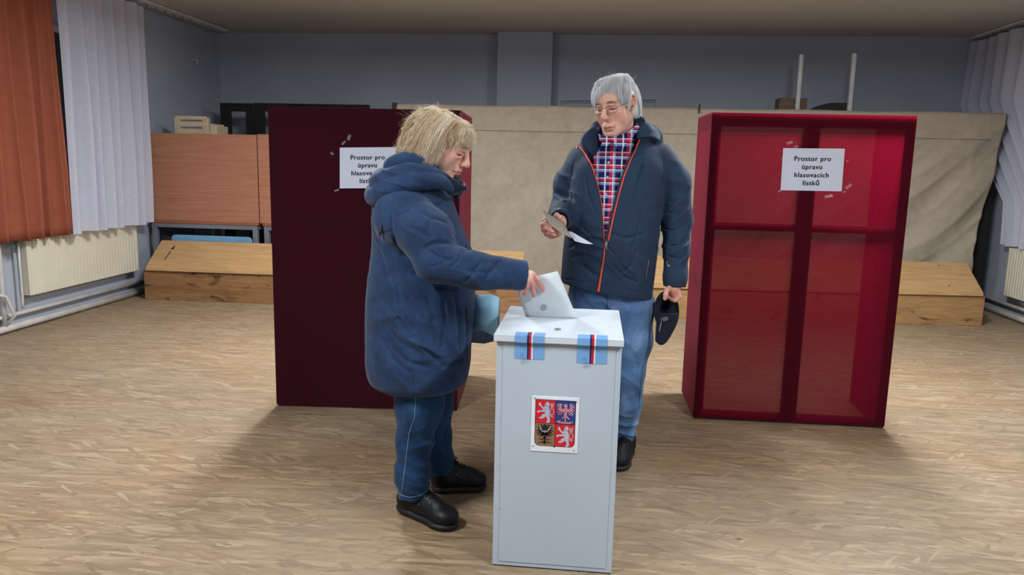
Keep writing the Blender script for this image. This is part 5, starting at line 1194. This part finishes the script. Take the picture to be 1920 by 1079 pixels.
    # neck hollow
    K.line([(.112,3.46,1.56),(.112,3.47,1.44),(.10,3.44,1.36)],[.105,.088,.06],.015,'-')
    # hem plane tilted, sleeves end
    _a,_b=P(1056,535,3.38),P(1219,566,3.38); _s=(_b[2]-_a[2])/(_b[0]-_a[0]); K.plane(_a,(_s,0,-1),0,0)
    # front opening V: wedge between the two zip lines
    vl=[(1087,262),(1100,285),(1112,315),(1122,350),(1128,380),(1131,410),(1133,455)]; vr=[(1196,262),(1186,285),(1176,305),(1163,335),(1153,370),(1144,405),(1133,455)]
    vl3=np.array([A(q,3.34) for q in vl]); vr3=np.array([A(q,3.34) for q in vr])
    zl=vl3[::-1,2].copy(); xl_=vl3[::-1,0].copy(); zr_=vr3[::-1,2].copy(); xr_=vr3[::-1,0].copy()
    def vcut(P_):
        z=P_[:,2]; # shear rays toward the camera so depth does not matter much
        sc_=P_[:,1]/3.34; xx=P_[:,0]/sc_; zz=EYE+(z-EYE)/sc_
        a=np.interp(zz,zl,xl_); b=np.interp(zz,zr_,xr_); d=np.maximum(a-xx,xx-b); d=np.maximum(d,zl[0]-zz); return np.maximum(d,P_[:,1]-3.47).astype(np.float32)
    K.custom(vcut,(-.1,3.2,.99),(.35,3.48,1.60),.003,'-')
    K0=SDF(); K0.ops=list(K.ops)
    def g(pts,r,k=.010): K.line([K0.snap(A(p,3.4)-fw*.3,fw,.9)-fw*.001 for p in pts],[max(q*.7,.0025) for q in r],k*.7,'-')
    g([(1248,300),(1243,345),(1240,390),(1236,430),(1231,450)],[.003,.006,.008,.008,.006],.012)
    g([(1078,300),(1072,330),(1072,370),(1068,410),(1062,440)],[.002,.004,.007,.008,.006],.012)
    g([(1290,392),(1272,400),(1258,396)],[.004,.005,.002],.012); g([(1287,420),(1268,432),(1250,424)],[.004,.006,.002],.012); g([(1290,455),(1272,462),(1254,456)],[.003,.006,.003],.010)
    g([(1252,370),(1265,378),(1280,372)],[.002,.005,.002],.012); g([(1255,478),(1270,486),(1286,482)],[.002,.005,.002],.012)
    g([(1048,372),(1060,380),(1072,380)],[.003,.005,.002],.01); g([(1036,390),(1050,392),(1064,398)],[.002,.005,.002],.01); g([(1042,356),(1056,362),(1070,360)],[.002,.004,.002],.01)
    g([(1060,524),(1072,526),(1084,528),(1096,530),(1108,532),(1118,534)],[.0035]*6,.004); g([(1126,535),(1138,538),(1150,540),(1163,543),(1176,546),(1189,548),(1202,551),(1213,553)],[.0035]*8,.004)
    for a,b,c in (((1068,465),(1095,452),(1125,452)),((1070,485),(1098,475),(1122,470)),((1140,470),(1158,490),(1170,510)),((1140,440),(1170,450),(1205,440)),((1145,500),(1165,520),(1190,530)),((1190,470),(1178,500),(1160,515)),((1090,430),(1105,445),(1125,455)),((1092,500),(1108,515),(1120,520)),((1205,300),(1195,340),(1185,380)),((1095,330),(1100,370),(1112,400)),((1200,400),(1190,440),(1180,470))):
        g([a,b,c],[.002,.0052,.002],.016)
    K.custom(creases([(aL[1],.10,(.6,0,1),.08,.006,.02),(aL[2],.10,(-.5,0,1),.07,.009,.02),(aL[3],.09,(-.35,0,1),.05,.008,.014),(A((1055,380),3.45),.09,(.6,0,1),.055,.008,.014),(A((1062,340),3.50),.09,(.7,0,1),.07,.005,.02),(A((1110,460),3.36),.12,(.3,0,1),.055,.004,.02),(A((1185,500),3.36),.12,(.8,0,.6),.06,.004,.02),(A((1225,330),3.4),.12,(1,0,.3),.07,.003,.02),(A((1060,330),3.45),.1,(1,0,.4),.06,.004,.01)]),(-1,3,0),(1,4,2),.01,'~')
    # cuffs hollow
    for cu,dd,rr in ((A((1265,536),3.455),(A((1265,536),3.455)-A((1266,520),3.46)),.043),(A((1050,414),3.27),(A((1050,414),3.27)-A((1055,404),3.40)),.034)):
        dd=(dd/np.linalg.norm(dd)).astype(np.float32); cc=np.array(cu,np.float32)+(dd*.006 if rr==.043 else 0)
        K.custom(lambda P_,cc=cc,dd=dd:-((P_-cc)@dd).astype(np.float32),np.array(cc)+np.array(dd)*.05-.055,np.array(cc)+np.array(dd)*.05+.055,.004,'-')
        K.custom(lambda P_,cc=cc,dd=dd,rr=rr:(np.sqrt((((P_-cc)-((P_-cc)@dd)[:,None]*dd)**2).sum(1))-rr+np.where((P_-cc)@dd<-.03,9,0)).astype(np.float32),np.array(cc)-.06,np.array(cc)+.06,.003,'-')
    m_jk=fabric('dark_shell_fabric',(27,48,74),.78,.12,.3,12,700,.05,None,.008,.4)
    jk=sculpt(K,'jacket',m_jk,.0036,Mn); jk['label']='dark blue-grey zip jacket with a folded hood collar'
    # hood flap lying over the shoulder (viewer right)
    sheet([P(1192,262,3.375),P(1206,258,3.37),P(1222,258,3.385),P(1239,266,3.42)],[P(1196,240,3.40),P(1212,236,3.40),P(1226,242,3.42),P(1236,250,3.46)],'hood_flap',m_jk,jk,th=.008)
    # zip: orange tapes along both edges and closed part below
    m_or2=plain('orange_zip',(226,84,52),.55)
    def tape(pts,w0,w1,nm,side,off=.0028):
        Pn=[]
        for i in range(len(pts)-1):
            for k in range(6):
                u=k/6; q=(pts[i][0]*(1-u)+pts[i+1][0]*u,pts[i][1]*(1-u)+pts[i+1][1]*u); Pn.append(q)
        Pn.append(pts[-1]); rows=[]
        for i,q in enumerate(Pn):
            w=w0+(w1-w0)*i/(len(Pn)-1); rr=[]
            for e in (0,.5,1):
                x=q[0]+side*(1.5+w*e); p=K0.snap(A((x,q[1]),3.4)-fw*.3,fw,.9); rr.append(p-fw*off)
            rows.append(rr)
        G=np.array(rows); d=np.linalg.norm(G-OO,axis=2); 
        for c_ in range(3):
            dm=np.array([np.median(d[max(0,i-2):i+3,c_]) for i in range(len(d))]); G[:,c_]=OO+(G[:,c_]-OO)*(dm/d[:,c_])[:,None]
        return MB().grid(G).build(nm,m_or2,jk,smooth=True,solid=.0015)
    tape(vl,2.6,3.0,'zip_tape',-1); tape(vr,2.6,3.0,'zip_tape',1)
    zc=[(1132,458),(1130,480),(1126,505),(1122,530),(1119,548)]
    tape([(x-4,y) for x,y in zc],2.0,4.6,'zip_tape',1)
    a=K0.snap(A((1133,457),3.4)-fw*.3,fw); MB().box(a-[.005,.008,.014],a+[.005,-.002,.006]).tube([a+[0,-.008,-.012],a+[.001,-.008,-.03]],.003,6).build('zip_pull',m_grey,jk,bevel=.001)
    # small light marks on sleeves and pocket zip
    m_lg=plain('pale_logo',(190,196,204),.5)
    def mark(pts,r,nm,mat=m_lg):
        PP=[K0.snap(A(p,3.4)-fw*.35,fw,.9)-fw*.001 for p in pts]; MB().tube(PP,r,6).build(nm,mat,jk,smooth=True)
    mark([(1254,500),(1255,496),(1258,498),(1256,501)],.0016,'sleeve_logo'); mark([(1253,494),(1255,491)],.0014,'sleeve_logo'); mark([(1041,399),(1044,397),(1047,396)],.0022,'sleeve_logo')
    mark([(1215,488),(1214,497),(1212,506),(1211,515),(1210,525)],.0012,'pocket_zip',m_grey)
    # ---- hair
    Hh=SDF(); Hh.fr=fr
    Hh.ell((0,-.018,.036),(.082,.106,.082),.02); Hh.ell((0,-.060,-.005),(.084,.070,.078),.03); Hh.ell((0,.034,.072),(.058,.046,.028),.03)
    for s in (-1,1): Hh.ell((s*.070,.004,.034),(.014,.035,.036),.02); Hh.ell((s*.068,-.045,-.035),(.020,.030,.045),.02)
    Hh.ell((0,.124,-.004),(.108,.074,.086),.012,'-')
    for s in (-1,1): Hh.ell((s*.094,-.006,-.012),(.034,.026,.036),.006,'-')
    Hh.ell((0,.05,-.10),(.12,.09,.06),.02,'-')
    m_h=hair_mat('white_hair',(186,190,198),(246,248,252),(255,255,255))
    hb=sculpt(Hh,'hair',m_h,.003,Mn,lambda v:np.repeat(.3+.3*np.sin(v[:,:1]*200+v[:,2:]*60)**2,3,1)); hb['label']='straight white hair with a side-swept fringe'
    Hv=np.array([x.co for x in hb.data.vertices]); r=np.random.default_rng(8); L=(Hv-fr.t)@fr.R
    ok=np.nonzero((L[:,2]>-.03)&~((L[:,1]>.075)&(L[:,2]<.06)))[0]; N=4200; ids=r.choice(ok,N)
    def comb(L,t):
        c0=np.array([.030,-.035,.138]); d=L-c0; d[:,2]-=.05; fr_=(L[:,1]>.02)&(L[:,2]>.03); d[:,0]+=np.where(fr_,-.05,0); d[:,1]+=np.where(fr_,.04,0)
        return d/np.linalg.norm(d,axis=1,keepdims=True)+.10*np.stack([np.sin(L[:,2]*50),np.sin(L[:,0]*60),0*L[:,0]],1)
    S_=grow(Hh,fr,Hv[ids],comb,12,.0062,r.uniform(0,.010,N),.12,60,9); LL=(S_-fr.t)@fr.R
    bad=((LL[:,:,1]>.060)&(LL[:,:,2]<.030)).any(1)|((LL[:,:,2]<-.105)).any(1)|((np.abs(LL[:,:,0])>.066)&(LL[:,:,1]>-.036)&(LL[:,:,1]<.016)&(LL[:,:,2]>-.042)&(LL[:,:,2]<.030)).any(1)
    S_=clump(S_[~bad],300,.6,3); st=strands(S_,.0008,'strands',m_h,hb,shade=.1); st['kind']='stuff'
    def W3(P): return P@fr.R.T+fr.t
    def clear_ear(P):
        L=(P-fr.t)@fr.R; bad=((np.abs(L[:,:,0])>.066)&(L[:,:,1]>-.036)&(L[:,:,1]<.014)&(L[:,:,2]>-.042)&(L[:,:,2]<.030)).any(1); return P[~bad]
    n=2600; xe=r.uniform(-.074,.074,n); zt_=np.interp(xe,[-.074,-.055,-.03,.0,.03,.055,.074],[.004,.040,.074,.066,.044,.020,.000])
    cr=np.stack([-.020+xe*.35+r.uniform(-.02,.02,n),-.015+r.uniform(-.03,.03,n),.116+r.uniform(-.006,.004,n)-.06*np.abs(xe)],1)
    e=np.stack([xe,.098-.050*(xe/.074)**2+r.uniform(-.006,.006,n),zt_+r.uniform(-.012,.010,n)],1); m_=(cr+e)/2; m_[:,1]+=.036; m_[:,2]+=.034; m_[:,0]-=.012
    fg=clump(locks(W3(cr),W3(m_),W3(e),13,.0012,.09,B,.0035,3,30),110,.5,4); sb=strands(fg,.0008,'fringe',m_h,hb,shade=.15); sb['kind']='stuff'
    for sd in (1,-1):
        n=1700; u=r.uniform(0,1,n); cr=np.stack([sd*(.030+r.uniform(-.02,.025,n)),-.03*u+r.uniform(-.03,.02,n)-.01,.108+r.uniform(-.010,.006,n)],1)
        ze=np.interp(u,[0,.16,.20,.58,.64,1],[-.014,-.010,.036,.036,-.055,-.085]); e=np.stack([sd*(.080+.006*np.sin(math.pi*u)),.040-.135*u,ze+r.uniform(-.014,.012,n)],1)
        m_=(cr+e)/2; m_[:,0]+=sd*(.032+r.uniform(-.004,.006,n)); m_[:,2]+=.030
        L_=clump(locks(W3(cr),W3(m_),W3(e),14,.0012,.1,B,.004,6+sd,30),130,.5,9); L_=clear_ear(L_); sb=strands(L_,.0008,'side_locks',m_h,hb,shade=.05); sb['kind']='stuff'
    n=300; dr=r.normal(size=(n,3)); dr[:,2]=np.abs(dr[:,2])+.3; dr/=np.linalg.norm(dr,axis=1,keepdims=True); cr=np.array([0,-.02,.03])+dr*np.array([.082,.10,.084]); e=cr+dr*r.uniform(.004,.012,(n,1))+np.array([0,.0,-.004])+r.normal(size=(n,3))*.014; m_=(cr+e)/2+dr*.006
    L_=locks(W3(cr),W3(m_),W3(e),8,.001,.05,None,0,13); sb=strands(L_,.0003,'stray_hairs',m_h,hb,shade=.3); sb['kind']='stuff'
    # ---- glasses
    gl=bpy.data.objects.new('glasses',None); link(gl,Mn); gl['label']='thin metal-rimmed glasses'
    m_gm=plain('thin_gold_metal',(150,140,128),.3,.8); tg=NT('spectacle_lens'); tg.n('ShaderNodeBsdfTransparent')
    gb=tg.n('ShaderNodeBsdfGlossy'); gb.inputs['Roughness'].default_value=.05; tpn=tg.n('ShaderNodeBsdfTransparent'); mx=tg.n('ShaderNodeMixShader'); mx.inputs[0].default_value=.06; tg.l(tpn.outputs[0],mx.inputs[1]); tg.l(gb.outputs[0],mx.inputs[2]); tg.l(mx.outputs[0],tg.out.inputs[0])
    def rim(cx):
        pts=[]; n=28
        for i in range(n):
            a=2*math.pi*i/n; c_,s2=math.cos(a),math.sin(a); x=.0255*abs(c_)**.6*(1 if c_>0 else -1); z=.0165*abs(s2)**.65*(1 if s2>0 else -1); X=cx+x; pts.append((X,.104-.35*abs(X)**1.5*1.2,z-.003))
        return pts
    for s in (-1,1):
        pts=[fr.p(p) for p in rim(s*.0335)]; m=MB().tube(pts+[pts[0],pts[1]],.0011,6); m.build('rim',m_gm,Mn,smooth=True)
        m=MB(); m.add(pts,[tuple(range(len(pts)))]); m.build('lens',tg.m,Mn)
        m=MB().tube([fr.p(q) for q in ((s*.059,.087,.004),(s*.069,.080,.005),(s*.080,.05,.007),(s*.084,.01,.010),(s*.083,-.018,.006),(s*.081,-.03,-.01))],.0013,6).build('temple',m_gm,Mn,smooth=True)
    MB().tube([fr.p(q) for q in ((-.008,.102,.002),(-.004,.107,.006),(.004,.107,.006),(.008,.102,.002))],.0011,6).build('bridge',m_gm,Mn,smooth=True)
    for o in list(C.objects):
        if o.name.split('.')[0] in ('rim','lens','temple','bridge') and o.parent is Mn: o.parent=gl; o.matrix_parent_inverse=Matrix.Identity(4)
    return fr
woman(); man()
# ================================================================ HELD THINGS
def quad_sheet(name,label,cat,P,mat,bend=(0,0,0),th=.0008,n=10,stamp=None):
    P=[np.array(p,float) for p in P]; G=np.zeros((n,n,3)); b=np.array(bend,float)
    for i in range(n):
        for j in range(n):
            s,v=j/(n-1),i/(n-1); G[i,j]=(P[0]*(1-s)+P[1]*s)*(1-v)+(P[3]*(1-s)+P[2]*s)*v+b*math.sin(math.pi*s)*math.sin(math.pi*(.25+.6*v))
    o=MB().grid(G).build(name,mat,smooth=True,solid=th); tag(o,label,cat); return o,G
ye=2.748
env,G=quad_sheet('envelope','pale grey envelope held over the slot of the ballot box','envelope',[A((963,527),2.742),A((1045.5,509),2.742),A((1085,603),2.7645),A((988,601),2.7645)],m_env,(.0,-.006,.0),.0018)
cst=A((1019.5,577),2.752)
def ring(c,r,w,n=28):
    rr=[]
    for k in range(n+1):
        a=2*math.pi*k/n; q=c+rt*r*math.cos(a)+upv*r*math.sin(a); rr.append(q)
    return rr
m=MB()
def _pr(p):
    v=p-OO; z=v@fw; return (v@rt)/z,(v@upv)/z
_gp=np.array([_pr(p) for p in G.reshape(-1,3)])
def on_env(q):
    u=np.array(_pr(q)); w=1/(((_gp-u)**2).sum(1)+1e-9)**2; y=(G.reshape(-1,3)[:,1]*w).sum()/w.sum(); dd=q-OO; return OO+dd*((y-.0030)/dd[1])
m.tube([on_env(q) for q in ring(cst,.0098,0)],.0006,5); m.tube([on_env(q) for q in ring(cst,.0066,0)],.0004,5)
s5=[(-.004,.0),(-.003,.003),(-.001,-.002),(.0,.003),(.001,-.002),(.003,.003),(.004,0)]
m.tube([on_env(cst+rt*a+upv*b) for a,b in s5],.0005,5)
m.build('stamp',plain('stamp_ink',(96,104,128),.7),env)
env['label']='pale grey stamped envelope held over the slot of the ballot box'
# blue folded paper in the woman's far hand
bp=thing('blue_paper','light blue folded paper held low between the woman and the ballot box','paper',A((912,640),2.98))
G=[]; 
rows=[((884,552),(920,552),(936,558)),((884,580),(915,582),(935,588)),((884,606),(910,610),(934,624)),((884,617),(905,620),(929,632))]
Gg=np.array([[A(r[0],3.0),A(r[1],2.955),A(r[2],2.965)] for r in rows])
MB().grid(Gg).build('front_sheet',plain('light_blue_paper',(164,216,248),.8),bp,smooth=True,solid=.0012)
Gg=np.array([[A((884,556),3.05),A((915,556),3.02),A((937,562),2.975)],[A((884,610),3.06),A((910,612),3.04),A((936,620),2.99)],[A((884,643),3.06),A((908,645),3.03),A((931,639),2.985)]])
MB().grid(Gg).build('back_sheet',plain('shaded_blue_paper',(120,142,162),.8),bp,solid=.0012)  # shadow inside the fold put into this sheet's darker colour
# the man's papers
quad_sheet('ballot_paper','ballot sheet, underside shade painted brownish grey, held in the raised hand of the man','paper',[A((1016.5,392),3.08),A((1056,416),3.16),A((1072,447.5),3.10),A((1030,421),3.085)],plain('shaded_ballot_paper',(150,142,130),.8),(.0,.0,-.006),.0012)  # shade on the underside put into the brownish grey colour
quad_sheet('ballot_envelope','narrow white envelope sticking out behind the ballot sheet','envelope',[A((1058,428),3.18),A((1070,434),3.19),A((1112,458),3.15),A((1078,452),3.11)],m_paper,(0,0,-.008),.0012)
# cap
cp=thing('baseball_cap','dark navy baseball cap hanging from the lowered hand of the man','cap',A((1250,600),3.42))
S=SDF(); c0=A((1254,583),3.425)
Rc=look((.35,-.80,.25),math.radians(4))
S.fr=Frame(c0,Rc)
S.ell((0,-.02,0),(.056,.060,.092),.01); S.ell((0,.010,.0),(.050,.066,.086),.004,'-'); S.plane(S.fr.p((0,.018,0)),S.fr.R@np.array([0,1.,0]),0,0)
S.fr=Frame()
m_cap=fabric('navy_cap_cloth',(16,22,36),.9,.2,.2,20,500,.1)
sculpt(S,'crown',m_cap,.0022,cp)
T=np.zeros((9,13,3))
top=[(1232,600),(1240,598),(1251,600),(1262,603),(1272,600)]; 
for i in range(9):
    v=i/8
    for j in range(13):
        s=j/12; xl_=1231+ -3*v; xr__=1273-11*v**2.2; y0=588; yb=y0+60*v*(1-.55*(s-.35)**2*2.0 if v>0 else 1)
        T[i,j]=A((xl_+(xr__-xl_)*s,yb),3.415-.03*v-.028*math.sin(math.pi*s)+.02*v*s)
MB().grid(T).build('brim',m_cap,cp,smooth=True,solid=.004,subsurf=1)
m=MB(); L_=[A(q,3.385) for q in ((1240.5,597),(1239.5,606),(1237,618),(1234,630),(1230.5,641))]; m.tube(L_,[.0016,.002,.002,.002,.001],6); m.build('piping',plain('pale_piping',(150,156,166),.6),cp,smooth=True)
a=A((1247.5,598.5),3.372); MB().box((-.012,-.001,-.009),(.012,.001,.009),R=look((.1,-1,0),-.35)@np.eye(3),c=a).build('care_label',plain('grey_label',(84,86,92),.8),cp)
